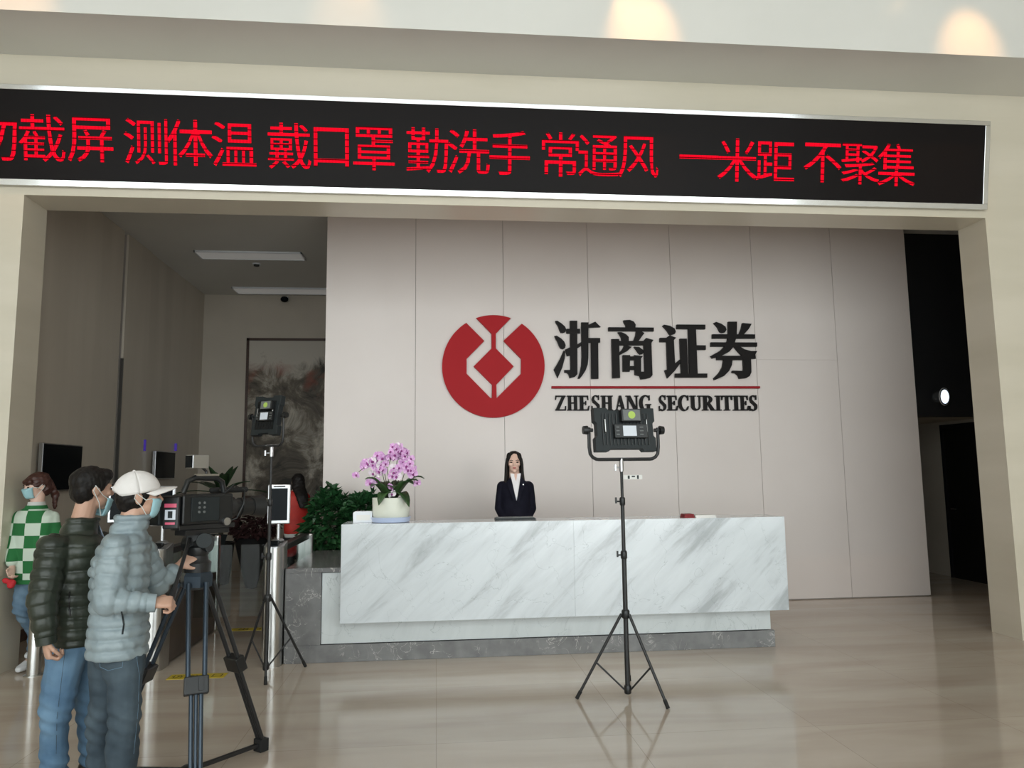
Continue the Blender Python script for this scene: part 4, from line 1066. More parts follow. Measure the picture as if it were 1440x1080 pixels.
# ================================================================== VIDEO CAMERA AND TRIPOD
TC = V(-1.335, 4.46, 0)
crown = V(TC[0], TC[1], 1.075)
t = thing('video_tripod', 'tall two-stage video tripod with dark blue-grey tubes under the camera', 'tripod', TC)
fr_ = PZ(367, 1056)
r0 = V(fr_[0]-TC[0], fr_[1]-TC[1], 0); a0 = math.atan2(r0[1], r0[0]); rad = np.linalg.norm(r0)
obj('crown', MB().lathe(crown, [(0.055, -0.075), (0.085, -0.06), (0.088, 0.0), (0.075, 0.02), (0.001, 0.02)], 6), 'tripod_blue_grey', t)
obj('bowl', MB().lathe(crown+V(0, 0, 0.02), [(0.072, 0), (0.076, 0.05), (0.060, 0.065), (0.055, 0.10), (0.001, 0.10)], 28), 'black_metal', t, smooth=True)
for k in range(3):
    a = a0+k*2*math.pi/3
    d = V(math.cos(a), math.sin(a), 0); s = V(-math.sin(a), math.cos(a), 0)
    top = crown+d*0.075+V(0, 0, -0.035); foot = TC+d*rad+V(0, 0, 0.05)
    ax_ = unit(foot-top); L = np.linalg.norm(foot-top)
    kn = top+ax_*L*0.50
    lg = obj('leg', MB().cyl(top+s*0.045, kn+s*0.040, 0.0125).cyl(top-s*0.045, kn-s*0.040, 0.0125), 'tripod_blue_grey' if k else 'black_metal', t, smooth=True)
    obj('leg_clamp', MB().obox(kn, s, np.cross(ax_, s), ax_, 0.060, 0.030, 0.045), 'black_plastic', lg, bevel=0.006)
    obj('clamp_lever', MB().obox(kn+np.cross(ax_, s)*0.036+s*0.02, s, np.cross(ax_, s), ax_, 0.010, 0.008, 0.030), 'black_plastic', lg)
    obj('lower_tubes', MB().cyl(kn+s*0.024, foot+s*0.022, 0.0115).cyl(kn-s*0.024, foot-s*0.022, 0.0115).cyl(kn, foot, 0.010), 'tripod_blue_grey' if k else 'black_metal', lg, smooth=True)
    obj('foot', MB().obox(foot+V(0, 0, -0.012), s, d, V(0, 0, 1), 0.034, 0.030, 0.036).cap(foot+ax_*0.0, V(foot[0], foot[1], 0.022)+d*0.02, 0.02, 0.02), 'rubber', lg, bevel=0.004)
    obj('spreader_arm', MB().obox((foot+V(TC[0], TC[1], 0.04))/2+V(0, 0, -0.005), d, s, V(0, 0, 1), rad/2-0.02, 0.014, 0.010), 'black_metal', t, bevel=0.003)
obj('spreader_hub', MB().lathe(V(TC[0], TC[1], 0.02), [(0.04, 0), (0.05, 0.01), (0.05, 0.035), (0.03, 0.045)], 16), 'black_plastic', t, smooth=True)
# fluid head, pan handle
hd = crown+V(0, 0, 0.105)
obj('fluid_head', MB().lathe(hd, [(0.055, 0), (0.062, 0.012), (0.062, 0.05), (0.045, 0.06)], 24).cyl(hd+V(-0.07, 0.02, 0.07), hd+V(0.07, -0.02, 0.07), 0.048, n=24).box(hd+V(-0.05, -0.045, 0.04), hd+V(0.05, 0.045, 0.122)), 'black_plastic', t, smooth=True)
obj('drag_dial', MB().cyl(hd+V(0.045, -0.045, 0.09), hd+V(0.055, -0.075, 0.09), 0.040, n=24), 'charcoal_plastic', t, smooth=True)
obj('head_plate', MB().obox(hd+V(0.02, 0.01, 0.136), unit(V(0.545, 0.838, 0)), unit(V(-0.838, 0.545, 0)), V(0, 0, 1), 0.15, 0.045, 0.014), 'black_metal', t, bevel=0.003)
GRIP = PY(240, 846, 4.02)
hs = hd+V(-0.03, -0.05, 0.10)
obj('pan_handle', MB().cyl(hs, GRIP+unit(GRIP-hs)*0.0, 0.010).cyl(GRIP-unit(GRIP-hs)*0.09, GRIP+unit(GRIP-hs)*0.06, 0.016), 'black_metal', t, smooth=True)
CAMB = hd+V(0.0, 0.0, 0.150)
fw = unit(V(0.68, 0.73, 0)); sd = V(fw[1], -fw[0], 0); up = V(0, 0, 1)     # forward, right side (towards the viewer)
cc = CAMB+V(0.0, 0, 0.112)
vc = thing('video_camera', 'large black shoulder video camera with monitor and handle on the tripod', 'video camera', CAMB)
obj('body', MB().obox(cc+fw*0.02, fw, sd, up, 0.155, 0.062, 0.084), 'black_plastic', vc, bevel=0.012)
obj('base_plate', MB().obox(CAMB+up*0.014+fw*0.03, fw, sd, up, 0.17, 0.045, 0.014), 'black_metal', vc, bevel=0.003)
obj('side_panel', MB().obox(cc+sd*0.064+fw*0.0, fw, sd, up, 0.085, 0.004, 0.066), 'charcoal_plastic', vc, bevel=0.003)
for i in range(3):
    for j in range(2):
        obj('button', MB().cyl(cc+sd*0.067+fw*(-0.04+j*0.030)+up*(0.035-i*0.025), cc+sd*0.073+fw*(-0.04+j*0.030)+up*(0.035-i*0.025), 0.007, n=10), 'grey_label', vc)
obj('lens_mount', MB().cyl(cc+fw*0.17, cc+fw*0.205, 0.062, n=28), 'black_metal', vc, smooth=True)
obj('lens', MB().cyl(cc+fw*0.20, cc+fw*0.33, 0.048, 0.050, 28).cyl(cc+fw*0.25, cc+fw*0.28, 0.055, n=28), 'black_plastic', vc, smooth=True)
obj('lens_hood', MB().cyl(cc+fw*0.33, cc+fw*0.40, 0.056, 0.070, 28), 'black_plastic', vc, smooth=True)
obj('battery', MB().obox(cc-fw*0.20, fw, sd, up, 0.062, 0.050, 0.078), 'charcoal_plastic', vc, bevel=0.008)
hnd = obj('top_handle', MB().tube([cc-fw*0.10+up*0.09, cc-fw*0.075+up*0.155, cc-fw*0.03+up*0.175, cc+fw*0.10+up*0.170, cc+fw*0.135+up*0.15, cc+fw*0.15+up*0.09], 0.016, 10), 'black_plastic', vc, smooth=True)
obj('handle_rail', MB().obox(cc+fw*0.04+up*0.19, fw, sd, up, 0.07, 0.012, 0.006), 'zip_metal', hnd)
vf = obj('receiver_box', MB().obox(cc-fw*0.02+up*0.265, fw, sd, up, 0.050, 0.035, 0.038), 'aluminium', vc, bevel=0.004)
obj('receiver_screen', MB().obox(cc-fw*0.073+up*0.265, fw, sd, up, 0.004, 0.030, 0.034), 'screen_black', vf)
obj('receiver_arm', MB().tube([cc+fw*0.03+up*0.17, cc+fw*0.035+up*0.21, cc-fw*0.0+up*0.24], 0.008, 8), 'black_metal', vf)
mc = PY(241, 721, 4.22); my = unit(V(0.10, 1.0, 0)); mx_ = V(my[1], -my[0], 0)
mt = obj('rear_monitor', MB().obox(mc, mx_, my, up, 0.042, 0.012, 0.085), 'black_plastic', vc, bevel=0.006)
obj('monitor_arm', MB().tube([mc+my*0.01, mc+my*0.06-up*0.02, cc-fw*0.14+sd*0.03], 0.008, 8), 'black_metal', mt)
obj('monitor_picture', MB().obox(mc-my*0.013-up*0.010, mx_, my, up, 0.028, 0.001, 0.026), 'lcd', mt)
obj('monitor_picture', MB().obox(mc-my*0.013+up*0.038, mx_, my, up, 0.032, 0.001, 0.010), 'lcd_red', mt)
obj('monitor_picture', MB().obox(mc-my*0.0145-up*0.010, mx_, my, up, 0.012, 0.001, 0.018), 'charcoal_plastic', mt)
obj('monitor_picture', MB().obox(mc-my*0.013-up*0.056, mx_, my, up, 0.026, 0.001, 0.006), 'lcd_red', mt)
obj('cable', MB().tube([cc+fw*0.12+sd*0.05+up*0.08, cc+fw*0.16+sd*0.08+up*0.13, cc+fw*0.24+sd*0.07+up*0.10, cc+fw*0.25+sd*0.05+up*0.02, cc+fw*0.20+sd*0.06-up*0.06, cc+fw*0.15+sd*0.05-up*0.08], 0.005, 6), 'black_plastic', vc, smooth=True)
obj('sound_knob', MB().cyl(cc+fw*0.13+sd*0.06-up*0.075, cc+fw*0.13+sd*0.078-up*0.075, 0.022, n=16), 'aluminium', vc, smooth=True)
obj('microphone', MB().cap(cc+fw*0.12-sd*0.075+up*0.10, cc+fw*0.34-sd*0.075+up*0.10, 0.017, 0.017), 'rubber', vc, smooth=True)
obj('mic_holder', MB().tube([cc+fw*0.14+up*0.10, cc+fw*0.16-sd*0.075+up*0.10], 0.008, 6), 'black_metal', vc)

# ================================================================== PEOPLE
def blob(name, mb, voxel, smooth_it=6, disp=None, fac=0.5):
    """fuse overlapping closed shapes into one smooth surface"""
    me = bpy.data.meshes.new(name); me.from_pydata(mb.v, [], mb.f); me.update()
    fixnormals(me)
    o = bpy.data.objects.new(name, me); COL.objects.link(o)
    r = o.modifiers.new('r', 'REMESH'); r.mode = 'VOXEL'; r.voxel_size = voxel; r.use_smooth_shade = True
    if smooth_it:
        s = o.modifiers.new('s', 'SMOOTH'); s.iterations = smooth_it; s.factor = fac
    dg = bpy.context.evaluated_depsgraph_get()
    out = bpy.data.meshes.new_from_object(o.evaluated_get(dg))
    bpy.data.objects.remove(o); bpy.data.meshes.remove(me)
    if disp is not None and len(out.vertices):
        n = len(out.vertices); co = np.empty(n*3); out.vertices.foreach_get('co', co); co = co.reshape(-1, 3)
        no = np.empty(n*3); out.vertices.foreach_get('normal', no); no = no.reshape(-1, 3)
        co = co+no*disp(co)[:, None]
        out.vertices.foreach_set('co', co.ravel()); out.update()
    for p in out.polygons: p.use_smooth = True
    out.name = name
    return out
def seg_param(co, a, b):
    d = b-a; L = np.linalg.norm(d); t = ((co-a)@d)/(L*L); tc = np.clip(t, 0, 1)
    return tc*L, np.linalg.norm(co-(a+tc[:, None]*d), axis=1), L
def wobble(co, sc, amp, seed=0):
    r = np.random.default_rng(seed); out = np.zeros(len(co))
    for _ in range(7):
        k = r.normal(0, 1, 3)*sc; out += np.sin(co@k+r.uniform(0, 6.28))
    return out/7*amp*2
def hand(mb, w, d, n, curl, side, s=1.0):
    """palm, four fingers bent towards n and a thumb on the side"""
    d = unit(d); n = unit(n-d*np.dot(n, d)); th = np.cross(d, n)*side
    mb.loft([(w-d*0.03*s, th, n, 0.026*s, 0.020*s), (w, th, n, 0.028*s, 0.019*s), (w+d*0.035*s, th, n, 0.038*s, 0.018*s), (w+d*0.075*s, th, n, 0.041*s, 0.015*s), (w+d*0.092*s, th, n, 0.036*s, 0.010*s)], 18)
    for k, (off, ln) in enumerate(((0.031, 0.040), (0.0105, 0.045), (-0.0105, 0.042), (-0.031, 0.033))):
        p = w+d*(0.082-0.004*abs(k-1))*s+th*off*s; a = 0.0
        for j, (q, r) in enumerate(((1.0, 0.0090), (0.68, 0.0082), (0.52, 0.0074))):
            a += curl[j]; dd = d*math.cos(a)+n*math.sin(a)+th*0.04*(1.5-k)*(1 if j == 0 else 0)
            e = p+unit(dd)*ln*q*s; mb.cap(p, e, r*s, r*0.93*s, 10); p = e
    p = w+d*0.022*s+th*0.030*s+n*0.004*s
    for j, (ln, r) in enumerate(((0.040, 0.0125), (0.032, 0.0105), (0.024, 0.0090))):
        c = min(1.0, curl[0])
        dd = [d*0.62+th*0.72+n*0.25, d*0.85+th*(0.45-0.5*c)+n*(0.25+0.4*c), d*0.9+th*(0.1-0.7*c)+n*(0.2+0.5*c)][j]
        e = p+unit(dd)*ln*s; mb.cap(p, e, r*s, r*0.9*s, 10); p = e
def head(mb, c, f, u, s=1.0, neck=None, female=False):
    f = unit(f); r = unit(np.cross(f, u)); u = np.cross(r, f)
    E = lambda off, rr: mb.ell(c+(r*off[0]+f*off[1]+u*off[2])*s, r, f, u, rr[0]*s, rr[1]*s, rr[2]*s)
    E((0, -0.014, 0.026), (0.074, 0.094, 0.089)); E((0, 0.030, 0.0), (0.064, 0.062, 0.085))
    E((0, 0.030, -0.055), (0.052 if female else 0.056, 0.056, 0.050)); E((0, 0.062, -0.090), (0.026, 0.022, 0.020))
    E((0, 0.080, 0.022), (0.046, 0.014, 0.011))
    for sg in (-1, 1):
        E((sg*0.040, 0.066, -0.018), (0.022, 0.020, 0.020)); E((sg*0.074, -0.012, -0.008), (0.010, 0.020, 0.031)); E((sg*0.080, -0.022, 0.004), (0.008, 0.010, 0.022))
    mb.cap(c+(f*0.090+u*0.012)*s, c+(f*0.108-u*0.022)*s, 0.008*s, 0.0125*s, 10)
    for sg in (-1, 1): E((sg*0.011, 0.098, -0.028), (0.009, 0.010, 0.008))
    E((0, 0.088, -0.052), (0.022, 0.009, 0.006)); E((0, 0.087, -0.062), (0.019, 0.009, 0.006))
    if neck is not None: mb.cap(c+(f*-0.018-u*0.055)*s, neck, 0.054*s, 0.060*s)
def face_parts(t, c, f, u, s=1.0, lips=True, hair='hair_black'):
    f = unit(f); r = unit(np.cross(f, u)); u = np.cross(r, f)
    for sg in (-1, 1):
        e = MB(); b = MB()
        e.ell(c+(r*sg*0.032+f*0.0855+u*0.004)*s, r, f, u, 0.0145*s, 0.007*s, 0.0068*s, 12, 8)
        b.tube([c+(r*sg*0.014+f*0.094+u*0.022)*s, c+(r*sg*0.032+f*0.092+u*0.027)*s, c+(r*sg*0.050+f*0.080+u*0.021)*s], [0.003*s, 0.0036*s, 0.002*s], 6)
        obj('eye', e, 'eye_dark', t, smooth=True); obj('eyebrow', b, hair, t)
    if lips:
        obj('lips', MB().ell(c+(f*0.0895-u*0.0515)*s, r, f, u, 0.021*s, 0.0095*s, 0.0045*s, 12, 8).ell(c+(f*0.0885-u*0.060)*s, r, f, u, 0.018*s, 0.0095*s, 0.005*s, 12, 8), 'lips', t, smooth=True)
def mask(t, c, f, u, s=1.0, low=0.0):
    """pleated face mask wrapped round nose and chin, with ear loops"""
    f = unit(f); r = unit(np.cross(f, u)); u = np.cross(r, f)
    rows = []
    for j in range(9):
        q = j/8; z = -0.005-low-q*0.098
        bulge = [0.112, 0.122, 0.119, 0.116, 0.113, 0.110, 0.106, 0.098, 0.086][j]-(0.012 if low else 0)
        hwid = 0.066-0.020*q; row = []
        for i in range(15):
            a = (i/14-0.5)*2
            x = hwid*math.sin(a*1.35)/math.sin(1.35); y = bulge*(math.cos(a*1.15))**0.75
            row.append(c+(r*x+f*(y+(0.0016 if j % 2 else 0))+u*(z+0.006*abs(a)))*s)
        rows.append(row)
    o = obj('face_mask', MB().grid(rows), 'mask_blue', t, smooth=True, fix=False)
    md = o.modifiers.new('thick', 'SOLIDIFY'); md.thickness = 0.003; md.offset = 0.0
    for sg in (0, 14):
        lp = MB()
        sgn = -1 if sg == 0 else 1
        ear = c+(r*sgn*0.086-f*0.026+u*0.012)*s
        mid1 = c+(r*sgn*0.082+f*0.02+u*(-0.01-low*0.4))*s; mid2 = c+(r*sgn*0.080+f*0.004+u*(-0.045-low*0.5))*s
        lp.tube([rows[0][sg], mid1, ear+u*0.012*s, ear-f*0.008*s-u*0.016*s, mid2, rows[8][sg]], 0.0020*s, 6)
        obj('ear_loop', lp, 'mask_white', o, smooth=True)
def torso_secs(neck, chest, waist, pelvis, f, wid, dep, top_drop=0.0):
    """sections from pelvis to neck, wid/dep lists of half sizes: hip, waist, chest, shoulder, neck"""
    f = unit(V(f[0], f[1], 0)); r = V(f[1], -f[0], 0)
    pts = [pelvis-V(0, 0, 0.07), pelvis+V(0, 0, 0.02), waist, chest, chest+(neck-chest)*0.62, chest+(neck-chest)*0.88, neck]
    return [(p, r, f, w, d) for p, w, d in zip(pts, wid, dep)]
def shoe(mb, ank, d, s=1.0):
    d = unit(V(d[0], d[1], 0)); r = V(d[1], -d[0], 0); b = V(ank[0], ank[1], ank[2]-0.075*s)
    mb.loft([(b-d*0.075*s+V(0, 0, 0.035*s), r, V(0, 0, 1), 0.022*s, 0.034*s), (b-d*0.055*s+V(0, 0, 0.045*s), r, V(0, 0, 1), 0.036*s, 0.045*s), (b+V(0, 0, 0.05*s), r, V(0, 0, 1), 0.040*s, 0.050*s), (b+d*0.08*s+V(0, 0, 0.036*s), r, V(0, 0, 1), 0.045*s, 0.036*s), (b+d*0.15*s+V(0, 0, 0.026*s), r, V(0, 0, 1), 0.043*s, 0.026*s), (b+d*0.19*s+V(0, 0, 0.022*s), r, V(0, 0, 1), 0.022*s, 0.020*s)], 18)
    mb.cap(b+V(0, 0, 0.06*s), b+V(0, 0, 0.10*s), 0.042*s, 0.042*s)

def person(label, J, skin, top, bottom, shoes, opts):
    f = unit(V(J['face'][0], J['face'][1], 0)); r = V(f[1], -f[0], 0)
    feet = (J['ankR']+J['ankL'])/2
    t = thing('person', label, 'person', (feet[0], feet[1], opts.get('ground', 0.0)))
    hs = opts.get('hs', 1.0); U = J.get('headup', V(0, 0, 1)); hf = J['headface']
    bw = opts.get('build', 1.0)
    # ---- body: one continuous surface
    b = MB()
    head(b, J['head'], hf, U, hs, J['neck'], opts.get('female', False))
    b.loft(torso_secs(J['neck'], J['chest'], J['waist'], J['pelvis'], f, [x*bw for x in (0.14, 0.155, 0.125, 0.15, 0.165, 0.10, 0.055)], [x*bw for x in (0.09, 0.10, 0.085, 0.10, 0.085, 0.07, 0.055)]))
    for sd_ in 'RL':
        sh, el, wr = J['sh'+sd_], J['el'+sd_], J['wr'+sd_]
        b.cap(sh, el, 0.047*bw, 0.038*bw); b.cap(el, wr, 0.038*bw, 0.026*bw)
        hand(b, wr, J['hd'+sd_], J['hn'+sd_], J.get('curl'+sd_, (0.35, 0.4, 0.3)), 1 if sd_ == 'R' else -1, opts.get('hand', 1.0))
        hip, kn, an = J['hip'+sd_], J['kn'+sd_], J['ank'+sd_]
        b.cap(hip, kn, 0.078*bw, 0.052*bw); b.cap(kn, an, 0.052*bw, 0.036*bw)
        fd = J.get('toe'+sd_, f); b.cap(an, an+V(fd[0], fd[1], 0)*0.10+V(0, 0, -0.045), 0.036, 0.028)
    raw('body', blob('body', b, opts.get('vox', 0.0065), 3), skin, t)
    face_parts(t, J['head'], hf, U, hs, opts.get('lips', False))
    # ---- trousers
    p = MB(); lw = opts.get('legw', 1.0)
    pe = J['pelvis']
    p.loft([(pe-V(0, 0, 0.10), r, f, 0.12*bw, 0.095*bw), (pe-V(0, 0, 0.03), r, f, 0.158*bw, 0.118*bw), (pe+V(0, 0, 0.05), r, f, 0.145*bw, 0.105*bw), (pe+V(0, 0, 0.11), r, f, 0.125*bw, 0.09*bw)])
    for sd_ in 'RL':
        hip, kn, an = J['hip'+sd_], J['kn'+sd_], J['ank'+sd_]
        hem = an+unit(kn-an)*opts.get('hem', 0.0)
        p.cap(hip, kn, 0.093*bw*lw, 0.070*lw); p.cap(kn, hem, 0.070*lw, 0.058*lw)
        if J.get('seat'): p.cap(hip-f*0.026, hip-f*0.022-V(0, 0, 0.06), 0.084*bw, 0.08*bw)
    sdp = opts.get('seed', 1)
    def folds(co):
        z = co[:, 2]
        out = wobble(co, 14, 0.009, sdp)+wobble(co*V(1, 1, 1.6), 34, 0.0028, sdp+1)
        for sd_ in 'RL':
            for q, L in (('kn', 0.12), ('ank', 0.16)):
                j = J[q+sd_]; dz = (z-j[2]-(0.05 if q == 'ank' else 0)); dd = np.linalg.norm(co-j, axis=1)
                out += 0.007*np.sin(dz*95+co[:, 0]*40)*np.exp(-(dd/L)**2)
        return out
    raw('trousers', blob('trousers', p, opts.get('vox', 0.0065)*1.35, 4, folds), bottom, t)
    # ---- upper garment
    g = MB(); gw = opts.get('gw', 1.0); cut = opts.get('cut', 'plain')
    W = opts.get('gwid', (0.175, 0.185, 0.175, 0.195, 0.205, 0.14, 0.085)); D = opts.get('gdep', (0.125, 0.135, 0.135, 0.145, 0.125, 0.10, 0.085))
    secs = torso_secs(J['neck'], J['chest'], J['waist'], J['pelvis'], f, [x*gw for x in W], [x*gw for x in D])
    secs[0] = (J['pelvis']-V(0, 0, opts.get('gdrop', 0.05)), r, f, W[0]*gw, D[0]*gw)
    g.loft(secs)
    ar = opts.get('arm', (0.078, 0.066, 0.050))
    for sd_ in 'RL':
        sh, el, wr = J['sh'+sd_], J['el'+sd_], J['wr'+sd_]
        g.cap(sh, el, ar[0], ar[1]); g.cap(el, wr-unit(wr-el)*ar[2]*1.0, ar[1], ar[2])
    if opts.get('collar'):
        cz = opts['collar']; nd = unit(J['head']-J['neck'])
        rows = []
        g.loft([(J['neck']-nd*0.05, r, f, 0.105, 0.105), (J['neck']+nd*0.01, r, f, 0.086, 0.088), (J['neck']+nd*cz, r, f, 0.080, 0.086)])
    if cut == 'puffer':
        bp_ = opts.get('baffle', 0.058); am = opts.get('amp', 0.013)
        def puff(co):
            best = np.full(len(co), 1e9); ph = co[:, 2]/bp_
            onarm = np.ones(len(co))
            for sd_ in 'RL':
                sh, el, wr = J['sh'+sd_], J['el'+sd_], J['wr'+sd_]
                s1, d1, L1 = seg_param(co, sh, el); s2, d2, L2 = seg_param(co, el, wr)
                use1 = (d1 < ar[0]+0.022) & (s1 > 0.05); use2 = d2 < ar[1]+0.02
                p1 = s1/bp_; p2 = (L1+s2)/bp_
                onarm = np.where(use1 | use2, 0.72, onarm); ph = np.where(use1, p1, ph); ph = np.where(use2 & (d2 < d1+0.004), p2, ph)
            tilt = wobble(co, 6, 0.22, sdp+3)
            w = np.abs(np.sin(np.pi*(ph+tilt)))**0.42
            return am*(w-0.7)*onarm+wobble(co, 22, 0.0040, sdp)+wobble(co, 60, 0.0022, sdp+5)
        disp = puff
    elif cut == 'knit':
        disp = lambda co: wobble(co, 12, 0.010, sdp)
    else:
        disp = lambda co: wobble(co, 10, 0.005, sdp)+wobble(co, 30, 0.0015, sdp+1)
    raw(opts.get('gname', 'jacket'), blob('garment', g, opts.get('vox', 0.0065)*1.25, 4, disp), top, t)
    # ---- shoes
    for sd_ in 'RL':
        s = MB(); shoe(s, J['ank'+sd_], J.get('toe'+sd_, f)); o = raw('shoe', blob('shoe', s, 0.008, 3), shoes, t)
    return t

def cuff(t, el, wr, rad, mat, ln=0.035):
    d = unit(wr-el); obj('cuff', MB().cyl(wr-d*(ln*0.6), wr+d*ln*0.5, rad, rad*0.95, 20), mat, t, smooth=True)

# ---------------------------------------------------------------- the cameraman
def lowz(p, z): return V(p[0], p[1], z)
J = dict(face=(0.97, 0.24), headface=V(0.86, 0.50, 0.02), head=PY(195, 698, 4.10), headup=unit(V(0.10, 0, 1)),
  neck=PY(180, 748, 4.09), chest=PY(170, 795, 4.08), waist=PY(167, 862, 4.08), pelvis=PY(166, 905, 4.08),
  shR=PY(163, 775, 3.93), elR=PY(150, 848, 3.87), wrR=PY(214, 848, 3.92), hdR=V(0.9, 0.22, 0.02), hnR=V(0.15, 0.55, -0.8), curlR=(1.15, 1.45, 1.0),
  shL=PY(196, 768, 4.24), elL=PY(222, 822, 4.33), wrL=PY(252, 796, 4.40), hdL=V(0.75, 0.25, 0.6), hnL=V(0.3, 0.8, -0.5), curlL=(0.5, 0.8, 0.6),
  hipR=PY(176, 925, 4.03), hipL=PY(157, 925, 4.14), knR=PY(176, 1018, 3.99), knL=PY(142, 1018, 4.17), seat=True,
  toeR=V(0.95, 0.2, 0), toeL=V(0.95, 0.3, 0))
J['ankR'] = lowz(PY(167, 1080, 3.99), 0.085); J['ankL'] = lowz(PY(139, 1080, 4.18), 0.085)
t = person('man in grey-blue puffer jacket and white cap gripping the tripod handle', J, 'skin', 'puffer_grey', 'jeans_dark', 'shoe_white',
  dict(cut='puffer', collar=0.085, vox=0.0055, gw=0.92, arm=(0.074, 0.064, 0.047), seed=3, gdrop=0.055, baffle=0.056, amp=0.017, gwid=(0.200, 0.200, 0.182, 0.195, 0.205, 0.14, 0.085), gdep=(0.150, 0.150, 0.142, 0.148, 0.125, 0.10, 0.085)))
c, hf, U = J['head'], unit(V(0.86, 0.50, 0.02)), J['headup']
r_ = unit(np.cross(hf, U)); U = np.cross(r_, hf)
hm = MB()
hm.ell(c-hf*0.030-U*0.002, r_, hf, U, 0.079, 0.083, 0.078); hm.ell(c-hf*0.055-U*0.035, r_, hf, U, 0.060, 0.045, 0.050)
for sg in (-1, 1): hm.ell(c+r_*sg*0.066+hf*0.022+U*0.022, r_, hf, U, 0.012, 0.022, 0.035)
raw('hair', blob('hair', hm, 0.006, 2, lambda co: wobble(co, 120, 0.003, 2)), 'hair_black', t)
# baseball cap: dome with an opening at the back, button and curved brim
rows = []
cu = unit(U*1.0-hf*0.16); cf = unit(np.cross(cu, r_)); cf = cf if np.dot(cf, hf) > 0 else -cf
cc0 = c+U*0.022-hf*0.008
for j in range(13):
    p = math.radians(-4+j*94/12); row = []
    for i in range(49):
        a = 2*math.pi*i/48
        x, y = math.cos(a), math.sin(a)
        zz = math.sin(p); rr = math.cos(p)
        q = cc0+r_*x*rr*0.089+cf*y*rr*0.112+cu*(zz*0.105+0.006)
        if y < -0.75 and j < 4:                       # half-moon opening above the strap
            k = (4-j)/4*(1-((x/0.66)**2)); q = q+cu*max(0, k)*0.034
        row.append(q)
    rows.append(row)
o = obj('cap', MB().grid(rows), 'cap_white', t, smooth=True, fix=False)
md = o.modifiers.new('thick', 'SOLIDIFY'); md.thickness = 0.004
br = []
for j in range(7):
    q = j/6; row = []
    for i in range(17):
        a = (i/16-0.5)*2; x = 0.086*math.sin(a*1.3)/math.sin(1.3)
        y0 = 0.112*math.sqrt(max(0, 1-(x/0.089)**2)); y = y0+(0.082*(1-0.55*abs(a)**2.2))*q
        row.append(cc0+r_*x+cf*y+cu*(0.002-0.010*q-0.020*abs(a)**2*(0.4+0.6*q)))
    br.append(row)
bo = obj('cap_brim', MB().grid(br), 'cap_white', o, smooth=True, fix=False)
md = bo.modifiers.new('thick', 'SOLIDIFY'); md.thickness = 0.005
obj('cap_button', MB().ell(cc0+cu*0.111, r_, cf, cu, 0.008, 0.008, 0.005, 10, 6), 'cap_white', o, smooth=True)
mask(t, c, hf, U, 1.0, 0.010)
cuff(t, J['elR'], J['wrR'], 0.046, 'puffer_grey')
# ---------------------------------------------------------------- man in the dark green jacket
J = dict(face=(0.80, 0.60), headface=V(0.66, 0.75, -0.03), head=PY(130, 688, 4.38), headup=unit(V(0.06, 0, 1)),
  neck=PY(112, 745, 4.38), chest=PY(104, 795, 4.38), waist=PY(102, 850, 4.38), pelvis=PY(104, 892, 4.38),
  shR=PY(76, 772, 4.22), elR=PY(60, 845, 4.12), wrR=PY(65, 901, 4.12), hdR=V(0.16, 0.05, -1), hnR=V(0.75, 0.6, 0.0), curlR=(1.0, 1.2, 0.9),
  shL=PY(137, 768, 4.56), elL=PY(146, 840, 4.64), wrL=PY(152, 895, 4.62), hdL=V(0.1, 0.05, -1), hnL=V(0.7, -0.5, 0.0), curlL=(0.5, 0.7, 0.5),
  hipR=PY(94, 915, 4.31), hipL=PY(117, 915, 4.47), knR=PY(78, 1000, 4.28), knL=PY(128, 1000, 4.50), seat=True)
J['ankR'] = lowz(PY(77, 1075, 4.34), 0.085); J['ankL'] = lowz(PY(132, 1070, 4.54), 0.085)
t = person('man in dark green puffer jacket and blue jeans with arm hanging down', J, 'skin', 'puffer_green', 'jeans_blue', 'shoe_black',
  dict(cut='puffer', collar=0.062, vox=0.0055, gw=0.97, arm=(0.082, 0.070, 0.054), seed=11, gdrop=0.04, baffle=0.060, amp=0.016, legw=1.08, hem=0.02))
c, hf, U = J['head'], unit(V(0.66, 0.75, -0.03)), J['headup']
r_ = unit(np.cross(hf, U)); U = np.cross(r_, hf)
hm = MB()
hm.ell(c-hf*0.020+U*0.042, r_, hf, U, 0.086, 0.104, 0.086); hm.ell(c-hf*0.052-U*0.012, r_, hf, U, 0.074, 0.060, 0.070)
hm.ell(c+hf*0.045+U*0.078, r_, hf, U, 0.070, 0.052, 0.040)
for sg in (-1, 1): hm.ell(c+r_*sg*0.068+hf*0.012+U*0.030, r_, hf, U, 0.016, 0.026, 0.040)
raw('hair', blob('hair', hm, 0.006, 2, lambda co: wobble(co, 60, 0.003, 4)+wobble(co, 200, 0.0015, 5)), 'hair_black', t)
mask(t, c, hf, U, 1.0, 0.045)
nk = J['neck']
f_ = unit(V(0.80, 0.60, 0)); rr_ = V(f_[1], -f_[0], 0)
obj('shirt_collar', MB().loft([(nk+V(0, 0, -0.02), rr_, f_, 0.078, 0.082), (nk+V(0, 0, 0.02), rr_, f_, 0.070, 0.074), (nk+V(0.01, 0, 0.048), rr_, f_, 0.066, 0.071)], 24), 'shirt_blue', t, smooth=True)
obj('shirt_front', MB().add([nk+f_*0.082+rr_*-0.03+V(0, 0, 0.03), nk+f_*0.082+rr_*0.045+V(0, 0, 0.03), nk+f_*0.150+rr_*0.03+V(0, 0, -0.12), nk+f_*0.150+V(0, 0, -0.16), nk+f_*0.148+rr_*-0.03+V(0, 0, -0.12)], [(0, 1, 2, 3, 4)]), 'shirt_blue', t)
cuff(t, J['elR'], J['wrR'], 0.050, 'puffer_green')
